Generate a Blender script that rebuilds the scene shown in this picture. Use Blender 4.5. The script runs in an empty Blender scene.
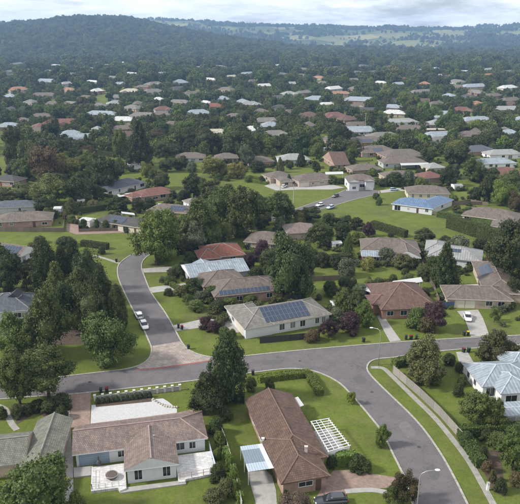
import bpy, bmesh, math, random
import numpy as np
from mathutils import Vector, Matrix, noise

random.seed(7)
rng = np.random.default_rng(11)
S = bpy.context.scene
COL = S.collection

# ------------------------------------------------------------------ camera, sky, sun, exposure
CAM_H, FPX, HORIZON = 66.0, 640.0, 40.0        # metres; focal length and true horizon in photo pixels (520 x 504)
PITCH = math.atan((252 - HORIZON) / FPX)
cam = bpy.data.cameras.new('camera')
cam.angle = 2 * math.atan(260 / FPX)
cam.clip_start, cam.clip_end = 1.0, 20000.0
cam_ob = bpy.data.objects.new('camera', cam)
COL.objects.link(cam_ob)
cam_ob.location = (0, 0, CAM_H)
cam_ob.rotation_euler = (math.pi / 2 - PITCH, 0, 0)
S.camera = cam_ob

SUN_EL, SUN_AZ = math.radians(38), math.radians(-97)   # azimuth clockwise from +Y: the light comes from the left
world = bpy.data.worlds.new('World')
S.world = world
world.use_nodes = True
nt = world.node_tree
nt.nodes.clear()
N = nt.nodes.new
out = N('ShaderNodeOutputWorld')
bg = N('ShaderNodeBackground'); bg.inputs['Strength'].default_value = 0.07
sky = N('ShaderNodeTexSky'); sky.sky_type = 'NISHITA'; sky.sun_disc = False
sky.sun_elevation = SUN_EL; sky.sun_rotation = SUN_AZ
sky.air_density = 1.0; sky.dust_density = 1.2; sky.ozone_density = 1.5
tc = N('ShaderNodeTexCoord'); sep = N('ShaderNodeSeparateXYZ')
mx = N('ShaderNodeMath'); mx.operation = 'MAXIMUM'; mx.inputs[1].default_value = 0.0
ad = N('ShaderNodeMath'); ad.operation = 'ADD'; ad.inputs[1].default_value = 0.16
dv = N('ShaderNodeVectorMath'); dv.operation = 'DIVIDE'
cmb = N('ShaderNodeCombineXYZ')
nz = N('ShaderNodeTexNoise'); nz.inputs['Scale'].default_value = 1.3; nz.inputs['Detail'].default_value = 9; nz.inputs['Roughness'].default_value = 0.58
rp = N('ShaderNodeValToRGB'); rp.color_ramp.elements[0].position = 0.36; rp.color_ramp.elements[1].position = 0.54
nz2 = N('ShaderNodeTexNoise'); nz2.inputs['Scale'].default_value = 3.0; nz2.inputs['Detail'].default_value = 8; nz2.inputs['Roughness'].default_value = 0.6
rp2 = N('ShaderNodeValToRGB'); rp2.color_ramp.elements[0].position = 0.3; rp2.color_ramp.elements[1].position = 0.65
rp2.color_ramp.elements[0].color = (14.4, 15.0, 16.0, 1); rp2.color_ramp.elements[1].color = (20.5, 20.5, 20.5, 1)
rp.color_ramp.elements[0].color = (0.38, 0.38, 0.38, 1)
mix = N('ShaderNodeMixRGB')
L_ = nt.links.new
L_(tc.outputs['Generated'], sep.inputs[0]); L_(sep.outputs['Z'], mx.inputs[0]); L_(mx.outputs[0], ad.inputs[0])
for k in ('X', 'Y', 'Z'): L_(ad.outputs[0], cmb.inputs[k])
L_(tc.outputs['Generated'], dv.inputs[0]); L_(cmb.outputs[0], dv.inputs[1])
L_(dv.outputs[0], nz.inputs['Vector']); L_(dv.outputs[0], nz2.inputs['Vector'])
L_(nz.outputs['Fac'], rp.inputs[0]); L_(nz2.outputs['Fac'], rp2.inputs[0])
L_(rp.outputs[0], mix.inputs['Fac']); L_(sky.outputs[0], mix.inputs['Color1']); L_(rp2.outputs[0], mix.inputs['Color2'])
L_(mix.outputs[0], bg.inputs['Color']); L_(bg.outputs[0], out.inputs['Surface'])

sun = bpy.data.lights.new('sun', 'SUN')
sun.energy = 4.8; sun.angle = math.radians(6); sun.color = (1.0, 0.95, 0.88)
sun_ob = bpy.data.objects.new('sun', sun)
COL.objects.link(sun_ob)
sd = Vector((math.sin(SUN_AZ) * math.cos(SUN_EL), math.cos(SUN_AZ) * math.cos(SUN_EL), math.sin(SUN_EL)))
sun_ob.rotation_euler = sd.to_track_quat('Z', 'Y').to_euler()
sun_ob.location = (0, 0, 200)
S.view_settings.view_transform = 'Standard'
S.view_settings.look = 'None'
S.view_settings.gamma = 1.0
S.view_settings.exposure = 0.08
S.view_settings.use_curve_mapping = False
S.cycles.max_bounces = 5; S.cycles.diffuse_bounces = 2; S.cycles.glossy_bounces = 2; S.cycles.transmission_bounces = 3; S.cycles.volume_bounces = 0; S.cycles.transparent_max_bounces = 4

# ------------------------------------------------------------------ pixel -> place
CP, SP = math.cos(PITCH), math.sin(PITCH)
def ray(x, y):
    X, Y = (x - 260) / FPX, (252 - y) / FPX
    return X, CP + Y * SP, -SP + Y * CP
def at(x, y, z=0.0):
    X, dy, dz = ray(x, y)
    t = (z - CAM_H) / dz
    return Vector((X * t, dy * t, z))
def on_terrain(x, y):
    """where the pixel's line of sight meets the rising ground"""
    X, dy, dz = ray(x, y); d = 600.0
    while d < 6000:
        t = d / dy
        if CAM_H + dz * t <= terrain(X * t, d): return Vector((X * t, d, terrain(X * t, d)))
        d += 4 if d < 2600 else 15
    return at(x, y)
def pix(v):
    d = v.y * CP - (v.z - CAM_H) * SP
    return 260 + FPX * v.x / d, 252 - FPX * (v.y * SP + (v.z - CAM_H) * CP) / d
def ppm(v):
    return FPX / (v.y * CP - (v.z - CAM_H) * SP)
def height_to(base, ytop):
    _, dy, dz = ray(260, ytop)
    return max(0.4, CAM_H + dz * base.y / dy)

# ------------------------------------------------------------------ labels
THINGS, MARKS = [], []          # things waiting for a label; landmarks (phrase, x, y)
def mark(phrase, x, y): MARKS.append((phrase, x, y))
def tag(o, label=None, cat=None, group=None, kind=None):
    if label: o['label'] = label
    if cat: o['category'] = cat
    if group: o['group'] = group
    if kind: o['kind'] = kind
    return o
def later(o, phrase, cat, group, x, y, own=None):
    o['category'] = cat; o['group'] = group
    THINGS.append((o, phrase, x, y, own))

# ------------------------------------------------------------------ materials
MATS = {}
def mat(name, col, rough=0.8, var=0.12, scale=3.0, bump=0.0, bscale=30.0, metal=0.0, spec=0.3, col2=None, coords='Object', obj_rand=0.0):
    if name in MATS: return MATS[name]
    m = bpy.data.materials.new(name); MATS[name] = m
    m.use_nodes = True
    n = m.node_tree.nodes; l = m.node_tree.links
    b = n['Principled BSDF']
    b.inputs['Roughness'].default_value = rough; b.inputs['Metallic'].default_value = metal
    b.inputs['Specular IOR Level'].default_value = spec
    g = n.new('ShaderNodeNewGeometry') if coords == 'World' else n.new('ShaderNodeTexCoord')
    co = g.outputs['Position'] if coords == 'World' else g.outputs['Object']
    t = n.new('ShaderNodeTexNoise'); t.inputs['Scale'].default_value = scale; t.inputs['Detail'].default_value = 7; t.inputs['Roughness'].default_value = 0.65
    l.new(co, t.inputs['Vector'])
    r = n.new('ShaderNodeValToRGB'); r.color_ramp.elements[0].position = 0.3; r.color_ramp.elements[1].position = 0.7
    c2 = col2 or tuple(min(1, c * (1 + var)) for c in col); c1 = col if col2 else tuple(c * (1 - var) for c in col)
    r.color_ramp.elements[0].color = (*c1, 1); r.color_ramp.elements[1].color = (*c2, 1)
    l.new(t.outputs['Fac'], r.inputs[0])
    last = r.outputs[0]
    if obj_rand:
        oi = n.new('ShaderNodeObjectInfo'); h = n.new('ShaderNodeHueSaturation')
        mp = n.new('ShaderNodeMapRange'); mp.inputs[3].default_value = 1 - obj_rand; mp.inputs[4].default_value = 1 + obj_rand
        l.new(oi.outputs['Random'], mp.inputs[0]); l.new(mp.outputs[0], h.inputs['Value']); l.new(last, h.inputs['Color']); last = h.outputs[0]
    l.new(last, b.inputs['Base Color'])
    if bump:
        t2 = n.new('ShaderNodeTexNoise'); t2.inputs['Scale'].default_value = bscale; t2.inputs['Detail'].default_value = 4
        l.new(co, t2.inputs['Vector'])
        bp = n.new('ShaderNodeBump'); bp.inputs['Strength'].default_value = bump; bp.inputs['Distance'].default_value = 0.05
        l.new(t2.outputs['Fac'], bp.inputs['Height']); l.new(bp.outputs[0], b.inputs['Normal'])
    return m

def tile_mat(name, c1, c2, mortar, bw=0.32, bh=0.34, kind='tile', rough=0.75, metal=0.0):
    """roof cladding on UVs in metres: tiles (courses) or ribbed sheet"""
    if name in MATS: return MATS[name]
    m = bpy.data.materials.new(name); MATS[name] = m
    m.use_nodes = True
    n = m.node_tree.nodes; l = m.node_tree.links
    b = n['Principled BSDF']; b.inputs['Roughness'].default_value = rough; b.inputs['Metallic'].default_value = metal
    b.inputs['Specular IOR Level'].default_value = 0.35
    uv = n.new('ShaderNodeUVMap')
    bump = n.new('ShaderNodeBump'); bump.inputs['Distance'].default_value = 0.05; bump.inputs['Strength'].default_value = 0.8
    no = n.new('ShaderNodeTexNoise'); no.inputs['Scale'].default_value = 0.55; no.inputs['Detail'].default_value = 8; no.inputs['Roughness'].default_value = 0.7
    l.new(uv.outputs[0], no.inputs['Vector'])
    if kind == 'tile':
        br = n.new('ShaderNodeTexBrick'); br.offset = 0.5
        br.inputs['Scale'].default_value = 1.0; br.inputs['Brick Width'].default_value = bw; br.inputs['Row Height'].default_value = bh
        br.inputs['Mortar Size'].default_value = 0.022; br.inputs['Mortar Smooth'].default_value = 0.4; br.inputs['Bias'].default_value = 0.0
        br.inputs['Color1'].default_value = (*c1, 1); br.inputs['Color2'].default_value = (*c2, 1); br.inputs['Mortar'].default_value = (*mortar, 1)
        l.new(uv.outputs[0], br.inputs['Vector'])
        base = br.outputs['Color']; 
        sx = n.new('ShaderNodeSeparateXYZ'); l.new(uv.outputs[0], sx.inputs[0])
        dvd = n.new('ShaderNodeMath'); dvd.operation = 'DIVIDE'; dvd.inputs[1].default_value = bh; l.new(sx.outputs['Y'], dvd.inputs[0])
        fr = n.new('ShaderNodeMath'); fr.operation = 'FRACT'; l.new(dvd.outputs[0], fr.inputs[0])
        iv = n.new('ShaderNodeMath'); iv.operation = 'SUBTRACT'; iv.inputs[0].default_value = 1.0; l.new(fr.outputs[0], iv.inputs[1])
        l.new(iv.outputs[0], bump.inputs['Height'])
    else:
        mp = n.new('ShaderNodeMapping'); l.new(uv.outputs[0], mp.inputs[0])
        wv = n.new('ShaderNodeTexWave'); wv.inputs['Scale'].default_value = 0.45; wv.bands_direction = 'X'; l.new(mp.outputs[0], wv.inputs['Vector'])
        r0 = n.new('ShaderNodeValToRGB'); r0.color_ramp.elements[0].color = (*c1, 1); r0.color_ramp.elements[1].color = (*c2, 1)
        l.new(wv.outputs['Fac'], r0.inputs[0]); base = r0.outputs[0]; l.new(wv.outputs['Fac'], bump.inputs['Height'])
    r = n.new('ShaderNodeValToRGB'); r.color_ramp.elements[0].position = 0.3; r.color_ramp.elements[1].position = 0.72
    r.color_ramp.elements[0].color = (0.60, 0.61, 0.58, 1); r.color_ramp.elements[1].color = (1.26, 1.23, 1.18, 1)
    l.new(no.outputs['Fac'], r.inputs[0])
    mu = n.new('ShaderNodeMixRGB'); mu.blend_type = 'MULTIPLY'; mu.inputs['Fac'].default_value = 1.0
    l.new(base, mu.inputs['Color1']); l.new(r.outputs[0], mu.inputs['Color2'])
    # streaks running down the slope
    st = n.new('ShaderNodeTexNoise'); st.inputs['Scale'].default_value = 1.0; st.inputs['Detail'].default_value = 5
    mp2 = n.new('ShaderNodeMapping'); mp2.inputs['Scale'].default_value = (2.2, 0.22, 1); l.new(uv.outputs[0], mp2.inputs[0]); l.new(mp2.outputs[0], st.inputs['Vector'])
    r3 = n.new('ShaderNodeValToRGB'); r3.color_ramp.elements[0].position = 0.35; r3.color_ramp.elements[1].position = 0.65
    r3.color_ramp.elements[0].color = (0.82, 0.82, 0.82, 1); r3.color_ramp.elements[1].color = (1.08, 1.08, 1.08, 1)
    l.new(st.outputs['Fac'], r3.inputs[0])
    mu2 = n.new('ShaderNodeMixRGB'); mu2.blend_type = 'MULTIPLY'; mu2.inputs['Fac'].default_value = 1.0
    l.new(mu.outputs[0], mu2.inputs['Color1']); l.new(r3.outputs[0], mu2.inputs['Color2'])
    l.new(mu2.outputs[0], b.inputs['Base Color']); l.new(bump.outputs[0], b.inputs['Normal'])
    return m

def brick_mat(name, c1, c2, mortar, bw=0.24, bh=0.086, coords='World', rough=0.85, mort=0.012):
    if name in MATS: return MATS[name]
    m = bpy.data.materials.new(name); MATS[name] = m
    m.use_nodes = True
    n = m.node_tree.nodes; l = m.node_tree.links
    b = n['Principled BSDF']; b.inputs['Roughness'].default_value = rough; b.inputs['Specular IOR Level'].default_value = 0.25
    g = n.new('ShaderNodeNewGeometry')
    br = n.new('ShaderNodeTexBrick'); br.inputs['Scale'].default_value = 1; br.inputs['Brick Width'].default_value = bw; br.inputs['Row Height'].default_value = bh
    br.inputs['Mortar Size'].default_value = mort; br.inputs['Color1'].default_value = (*c1, 1); br.inputs['Color2'].default_value = (*c2, 1); br.inputs['Mortar'].default_value = (*mortar, 1)
    if coords == 'Wall':
        sx = n.new('ShaderNodeSeparateXYZ'); l.new(g.outputs['Position'], sx.inputs[0])
        a = n.new('ShaderNodeMath'); a.operation = 'ADD'; l.new(sx.outputs['X'], a.inputs[0]); l.new(sx.outputs['Y'], a.inputs[1])
        cb = n.new('ShaderNodeCombineXYZ'); l.new(a.outputs[0], cb.inputs['X']); l.new(sx.outputs['Z'], cb.inputs['Y']); l.new(cb.outputs[0], br.inputs['Vector'])
    else:
        mp = n.new('ShaderNodeMapping'); mp.inputs['Rotation'].default_value = (0, 0, 0.2); l.new(g.outputs['Position'], mp.inputs[0]); l.new(mp.outputs[0], br.inputs['Vector'])
    no = n.new('ShaderNodeTexNoise'); no.inputs['Scale'].default_value = 0.7; no.inputs['Detail'].default_value = 9; no.inputs['Roughness'].default_value = 0.7; l.new(g.outputs['Position'], no.inputs['Vector'])
    r = n.new('ShaderNodeValToRGB'); r.color_ramp.elements[0].position = 0.3; r.color_ramp.elements[1].position = 0.7
    r.color_ramp.elements[0].color = (0.7, 0.7, 0.7, 1); r.color_ramp.elements[1].color = (1.2, 1.2, 1.2, 1); l.new(no.outputs['Fac'], r.inputs[0])
    mu = n.new('ShaderNodeMixRGB'); mu.blend_type = 'MULTIPLY'; mu.inputs['Fac'].default_value = 1
    l.new(br.outputs['Color'], mu.inputs['Color1']); l.new(r.outputs[0], mu.inputs['Color2']); l.new(mu.outputs[0], b.inputs['Base Color'])
    return m

def leaf_mat(name, col):
    if name in MATS: return MATS[name]
    m = bpy.data.materials.new(name); MATS[name] = m
    m.use_nodes = True
    n = m.node_tree.nodes; l = m.node_tree.links
    n.clear()
    o = n.new('ShaderNodeOutputMaterial'); df = n.new('ShaderNodeBsdfPrincipled'); df.inputs['Roughness'].default_value = 0.6; df.inputs['Specular IOR Level'].default_value = 0.25
    tr = n.new('ShaderNodeBsdfTranslucent'); ms = n.new('ShaderNodeMixShader'); ms.inputs[0].default_value = 0.22
    g = n.new('ShaderNodeNewGeometry'); oi = n.new('ShaderNodeObjectInfo'); tcx = n.new('ShaderNodeTexCoord')
    no = n.new('ShaderNodeTexNoise'); no.inputs['Scale'].default_value = 5.0; no.inputs['Detail'].default_value = 3; l.new(tcx.outputs['Object'], no.inputs['Vector'])
    r = n.new('ShaderNodeValToRGB'); r.color_ramp.elements[0].position = 0.1; r.color_ramp.elements[1].position = 0.95
    r.color_ramp.elements[0].color = (col[0] * 0.62, col[1] * 0.66, col[2] * 0.7, 1); r.color_ramp.elements[1].color = (col[0] * 1.5, col[1] * 1.4, col[2] * 1.25, 1)
    a = n.new('ShaderNodeMath'); a.operation = 'ADD'; mlt = n.new('ShaderNodeMath'); mlt.operation = 'MULTIPLY'; mlt.inputs[1].default_value = 0.5
    l.new(g.outputs['Random Per Island'], a.inputs[0]); l.new(no.outputs['Fac'], a.inputs[1]); l.new(a.outputs[0], mlt.inputs[0]); l.new(mlt.outputs[0], r.inputs[0])
    h = n.new('ShaderNodeHueSaturation')
    mp = n.new('ShaderNodeMapRange'); mp.inputs[3].default_value = 0.72; mp.inputs[4].default_value = 1.32; l.new(oi.outputs['Random'], mp.inputs[0]); l.new(mp.outputs[0], h.inputs['Value'])
    f7 = n.new('ShaderNodeMath'); f7.operation = 'MULTIPLY'; f7.inputs[1].default_value = 7.31; fr = n.new('ShaderNodeMath'); fr.operation = 'FRACT'
    l.new(oi.outputs['Random'], f7.inputs[0]); l.new(f7.outputs[0], fr.inputs[0])
    mp2 = n.new('ShaderNodeMapRange'); mp2.inputs[3].default_value = 0.478; mp2.inputs[4].default_value = 0.517; l.new(fr.outputs[0], mp2.inputs[0]); l.new(mp2.outputs[0], h.inputs['Hue'])
    l.new(r.outputs[0], h.inputs['Color']); l.new(h.outputs[0], df.inputs['Base Color']); l.new(h.outputs[0], tr.inputs['Color'])
    l.new(df.outputs[0], ms.inputs[1]); l.new(tr.outputs[0], ms.inputs[2]); l.new(ms.outputs[0], o.inputs['Surface'])
    return m

LEAF = {'D': leaf_mat('leaf_dark', (0.056, 0.074, 0.026)), 'M': leaf_mat('leaf_mid', (0.090, 0.121, 0.034)), 'L': leaf_mat('leaf_light', (0.115, 0.160, 0.034)),
        'O': leaf_mat('leaf_olive', (0.092, 0.102, 0.040)), 'Y': leaf_mat('leaf_yellow', (0.185, 0.190, 0.052)), 'P': leaf_mat('leaf_purple', (0.058, 0.034, 0.036)),
        'B': leaf_mat('leaf_brown', (0.098, 0.080, 0.038)), 'G': leaf_mat('leaf_grey', (0.090, 0.112, 0.064)), 'C': leaf_mat('leaf_conifer', (0.046, 0.068, 0.026)),
        'R': leaf_mat('leaf_pink', (0.17, 0.14, 0.10))}
COLWORD = {'D': 'dark green', 'M': 'green', 'L': 'light green', 'O': 'olive green', 'Y': 'yellow green', 'P': 'purple leaved', 'B': 'brownish', 'G': 'grey green', 'C': 'deep green', 'R': 'pinkish'}
BARK = mat('bark', (0.07, 0.052, 0.038), 0.95, 0.3, 6, 0.6, 25)

ROOF = {'brown': tile_mat('tile_brown', (0.108, 0.066, 0.053), (0.148, 0.094, 0.074), (0.036, 0.024, 0.021)),
        'pink': tile_mat('tile_pink_brown', (0.120, 0.070, 0.059), (0.160, 0.100, 0.083), (0.048, 0.032, 0.028)),
        'mauve': tile_mat('tile_mauve', (0.172, 0.132, 0.120), (0.240, 0.188, 0.170), (0.080, 0.060, 0.056), rough=0.55),
        'grey': tile_mat('tile_grey', (0.172, 0.164, 0.152), (0.220, 0.210, 0.196), (0.080, 0.076, 0.072)),
        'greygreen': tile_mat('tile_grey_green', (0.148, 0.152, 0.128), (0.200, 0.200, 0.172), (0.056, 0.056, 0.048)),
        'greybrown': tile_mat('tile_grey_brown', (0.136, 0.114, 0.101), (0.180, 0.152, 0.134), (0.064, 0.053, 0.048)),
        'dark': tile_mat('tile_dark', (0.060, 0.058, 0.062), (0.088, 0.084, 0.088), (0.024, 0.024, 0.024)),
        'slate': tile_mat('tile_slate_blue', (0.080, 0.094, 0.120), (0.116, 0.132, 0.160), (0.036, 0.040, 0.048)),
        'red': tile_mat('tile_red', (0.200, 0.068, 0.046), (0.256, 0.100, 0.068), (0.080, 0.032, 0.024)),
        'redbrown': tile_mat('tile_red_brown', (0.160, 0.074, 0.059), (0.208, 0.102, 0.083), (0.064, 0.032, 0.028)),
        'orange': tile_mat('tile_orange', (0.320, 0.168, 0.096), (0.376, 0.208, 0.128), (0.160, 0.080, 0.048)),
        'metal': tile_mat('sheet_blue_grey', (0.232, 0.272, 0.320), (0.296, 0.340, 0.392), (0, 0, 0), kind='sheet', rough=0.45),
        'blue': tile_mat('sheet_blue', (0.090, 0.150, 0.265), (0.125, 0.195, 0.325), (0, 0, 0), kind='sheet', rough=0.45),
        'greymetal': tile_mat('sheet_grey', (0.238, 0.248, 0.252), (0.295, 0.306, 0.310), (0, 0, 0), kind='sheet', rough=0.45),
        'white': tile_mat('sheet_white', (0.490, 0.504, 0.518), (0.562, 0.569, 0.576), (0, 0, 0), kind='sheet', rough=0.5),
        'cream': tile_mat('sheet_cream', (0.403, 0.374, 0.310), (0.461, 0.432, 0.360), (0, 0, 0), kind='sheet', rough=0.55)}
ROOFWORD = {'brown': 'brown tiled', 'pink': 'pinkish brown tiled', 'mauve': 'mauve brown tiled', 'grey': 'grey tiled', 'greygreen': 'grey green tiled', 'greybrown': 'grey brown tiled', 'dark': 'dark tiled', 'slate': 'slate blue',
            'red': 'red tiled', 'redbrown': 'red brown tiled', 'orange': 'orange tiled', 'metal': 'blue grey metal', 'blue': 'bright blue metal', 'greymetal': 'pale grey metal', 'white': 'white metal', 'cream': 'cream metal'}
WALL = {'white': mat('wall_white', (0.66, 0.67, 0.68), 0.8, 0.06, 1.5), 'cream': mat('wall_cream', (0.55, 0.50, 0.40), 0.85, 0.08, 1.5),
        'grey': mat('wall_grey', (0.40, 0.41, 0.42), 0.85, 0.08, 1.5), 'palegrey': mat('wall_pale_grey', (0.54, 0.55, 0.56), 0.85, 0.06, 1.5),
        'brick': brick_mat('wall_brick', (0.27, 0.15, 0.11), (0.35, 0.20, 0.15), (0.36, 0.32, 0.28), coords='Wall'),
        'redbrick': brick_mat('wall_red_brick', (0.30, 0.13, 0.09), (0.36, 0.17, 0.12), (0.34, 0.28, 0.24), coords='Wall'),
        'tanbrick': brick_mat('wall_tan_brick', (0.40, 0.30, 0.22), (0.46, 0.36, 0.27), (0.42, 0.38, 0.33), coords='Wall')}
TRIM = {'white': mat('trim_white', (0.70, 0.70, 0.70), 0.6, 0.05), 'cream': mat('trim_cream', (0.55, 0.50, 0.42), 0.6, 0.05), 'brown': mat('trim_brown', (0.13, 0.085, 0.065), 0.6, 0.1),
        'grey': mat('trim_grey', (0.30, 0.31, 0.32), 0.6, 0.08), 'dark': mat('trim_dark', (0.06, 0.06, 0.065), 0.6, 0.1), 'red': mat('trim_red', (0.30, 0.10, 0.08), 0.6, 0.1)}
GLASS = mat('window_glass', (0.018, 0.022, 0.028), 0.08, 0.1, 1.0, spec=0.6)
gn = GLASS.node_tree.nodes; gl_ = GLASS.node_tree.links; goi = gn.new('ShaderNodeObjectInfo'); grp = gn.new('ShaderNodeValToRGB'); grp.color_ramp.interpolation = 'CONSTANT'
grp.color_ramp.elements[0].color = (0.016, 0.020, 0.026, 1); grp.color_ramp.elements[1].position = 0.55; grp.color_ramp.elements[1].color = (0.055, 0.062, 0.072, 1)
e_ = grp.color_ramp.elements.new(0.75); e_.color = (0.17, 0.165, 0.155, 1); e_ = grp.color_ramp.elements.new(0.9); e_.color = (0.30, 0.29, 0.27, 1)     # drawn blinds and curtains
gl_.new(goi.outputs['Random'], grp.inputs[0]); gl_.new(grp.outputs[0], gn['Principled BSDF'].inputs['Base Color'])
GARAGE = mat('garage_door_paint', (0.56, 0.52, 0.44), 0.55, 0.05)
FOOTM = mat('footpath_concrete', (0.20, 0.195, 0.17), 0.95, 0.3, 1.1, 0.4, 30, coords='World', col2=(0.34, 0.325, 0.30))
CONC = mat('concrete', (0.32, 0.31, 0.292), 0.9, 0.16, 0.9, 0.3, 40, coords='World')
KERBM = mat('kerb_concrete', (0.22, 0.215, 0.175), 0.9, 0.22, 1.6, 0.3, 40, coords='World', col2=(0.40, 0.385, 0.35))
TIMBER = mat('fence_timber', (0.24, 0.225, 0.20), 0.9, 0.22, 3, 0.3, 30, obj_rand=0.14)
TIMBER2 = mat('fence_timber_brown', (0.16, 0.125, 0.1), 0.9, 0.22, 3, 0.3, 30, obj_rand=0.14)
DARKFENCE = mat('dark_sheet_fence', (0.035, 0.038, 0.043), 0.55, 0.15, 2)
WHITEP = mat('white_paint', (0.74, 0.74, 0.74), 0.5, 0.05)
STEEL = mat('galvanised_steel', (0.45, 0.46, 0.47), 0.45, 0.1, metal=0.6)
MULCH = mat('mulch', (0.085, 0.062, 0.045), 0.95, 0.35, 2.2, 0.6, 22, coords='World')
PAVER = brick_mat('brick_paving', (0.235, 0.165, 0.135), (0.300, 0.215, 0.180), (0.16, 0.13, 0.11), bw=0.4, bh=0.2)
PAVER2 = brick_mat('brick_paving_threshold', (0.28, 0.235, 0.21), (0.36, 0.31, 0.275), (0.17, 0.15, 0.14), bw=0.9, bh=0.45, mort=0.03)
PAVERW = brick_mat('pale_patio_paving', (0.50, 0.49, 0.48), (0.60, 0.59, 0.58), (0.35, 0.34, 0.33), bw=0.6, bh=0.6, mort=0.02)
REDSTRIP = mat('red_band_paving', (0.24, 0.10, 0.085), 0.9, 0.2, 2, coords='World')
GRAVEL = mat('pale_gravel', (0.46, 0.46, 0.46), 0.95, 0.22, 5, 0.6, 40, coords='World')

# ------------------------------------------------------------------ mesh helpers
def mesh_from(name, verts, faces, mats=(), midx=None, uvs=None, smooth=False):
    me = bpy.data.meshes.new(name)
    me.from_pydata([tuple(v) for v in verts], [], faces)
    for m in mats: me.materials.append(m)
    if midx is not None: me.polygons.foreach_set('material_index', midx)
    if uvs is not None:
        ul = me.uv_layers.new(name='UVMap')
        ul.data.foreach_set('uv', [c for p in uvs for c in p])
    if smooth: me.polygons.foreach_set('use_smooth', [True] * len(me.polygons))
    me.update()
    return me
def ob(name, me, parent=None, loc=None, rot=None, mtx=None):
    o = bpy.data.objects.new(name, me)
    COL.objects.link(o)
    if mtx is not None: o.matrix_basis = mtx
    if loc is not None: o.location = loc
    if rot is not None: o.rotation_euler = rot
    if parent is not None: o.parent = parent
    return o
def empty(name, loc, rz=0.0):
    e = bpy.data.objects.new(name, None)
    e.empty_display_size = 0.5
    COL.objects.link(e)
    e.location = loc; e.rotation_euler = (0, 0, rz)
    return e
class MB:
    """collects boxes and tubes into one mesh"""
    def __init__(s): s.v, s.f, s.m = [], [], []
    def box(s, x0, x1, y0, y1, z0, z1, m=0):
        i = len(s.v)
        s.v += [(x0, y0, z0), (x1, y0, z0), (x1, y1, z0), (x0, y1, z0), (x0, y0, z1), (x1, y0, z1), (x1, y1, z1), (x0, y1, z1)]
        s.f += [(i, i+3, i+2, i+1), (i+4, i+5, i+6, i+7), (i, i+1, i+5, i+4), (i+1, i+2, i+6, i+5), (i+2, i+3, i+7, i+6), (i+3, i, i+4, i+7)]
        s.m += [m] * 6; return s
    def tube(s, pts, radii, n=8, m=0, cap=True):
        pts = [Vector(p) for p in pts]; i0 = len(s.v)
        for k, p in enumerate(pts):
            d = (pts[min(k + 1, len(pts) - 1)] - pts[max(k - 1, 0)]).normalized()
            a = d.orthogonal().normalized() if abs(d.z) < 0.98 else Vector((1, 0, 0)); b = d.cross(a).normalized(); a = b.cross(d)
            for j in range(n):
                t = 2 * math.pi * j / n
                s.v.append(tuple(p + (a * math.cos(t) + b * math.sin(t)) * radii[k]))
        for k in range(len(pts) - 1):
            for j in range(n):
                a, b = i0 + k * n + j, i0 + k * n + (j + 1) % n
                s.f.append((a, b, b + n, a + n)); s.m.append(m)
        if cap:
            s.f.append(tuple(i0 + j for j in range(n))[::-1]); s.m.append(m)
            e = i0 + (len(pts) - 1) * n
            s.f.append(tuple(e + j for j in range(n))); s.m.append(m)
        return s
    def mesh(s, name, *mats, smooth=False): return mesh_from(name, s.v, s.f, mats, s.m, smooth=smooth)
def boxmesh(name, sx, sy, sz, m, z0=0.0):
    return MB().box(-sx / 2, sx / 2, -sy / 2, sy / 2, z0, z0 + sz).mesh(name, m)
def spline(pts, n=6, closed=False):
    out_ = []
    P = [Vector((p[0], p[1])) for p in pts]
    for i in range(len(P) - 1):
        a, b, c, d = P[max(i - 1, 0)], P[i], P[i + 1], P[min(i + 2, len(P) - 1)]
        for k in range(n):
            t = k / n
            out_.append(0.5 * ((2 * b) + (c - a) * t + (2 * a - 5 * b + 4 * c - d) * t * t + (-a + 3 * b - 3 * c + d) * t ** 3))
    out_.append(P[-1])
    return [(p.x, p.y) for p in out_]
def sheet(name, pts, z, m, label=None):
    """flat polygon laid on the ground, corners given in photo pixels; its edge goes down into the ground"""
    W = [at(x, y, z) for x, y in pts]
    c = sum(W, Vector()) / len(W); c.z = 0
    bm = bmesh.new()
    vs = [bm.verts.new(p - c) for p in W]
    f = bm.faces.new(vs)
    f.normal_update()
    if f.normal.z < 0: f.normal_flip()
    bmesh.ops.triangulate(bm, faces=[f])
    me = bpy.data.meshes.new(name); bm.to_mesh(me); bm.free()
    me.materials.append(m)
    o = ob(name, me, loc=c); o['kind'] = 'structure'
    if label: o['label'] = label
    return o
def strip(name, pts, w, z0, z1, m, px=True, off=0.0):
    """a kerb or path swept along a polyline of photo pixels"""
    P = [at(x, y) for x, y in pts] if px else [Vector((x, y, 0)) for x, y in pts]
    c = P[len(P) // 2].copy(); V, F = [], []
    for i, p in enumerate(P):
        d = (P[min(i + 1, len(P) - 1)] - P[max(i - 1, 0)]).normalized(); nn = Vector((-d.y, d.x, 0))
        a, b = p + nn * (off + w / 2) - c, p + nn * (off - w / 2) - c
        V += [(a.x, a.y, z0), (a.x, a.y, z1), (b.x, b.y, z1), (b.x, b.y, z0)]
        if i:
            k = 4 * (i - 1)
            F += [(k, k+1, k+5, k+4), (k+1, k+2, k+6, k+5), (k+2, k+3, k+7, k+6)]
    e = len(V) - 4
    F += [(0, 3, 2, 1), (e, e+1, e+2, e+3)]
    o = ob(name, mesh_from(name, V, F, [m]), loc=c); o['kind'] = 'structure'
    return o
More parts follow.
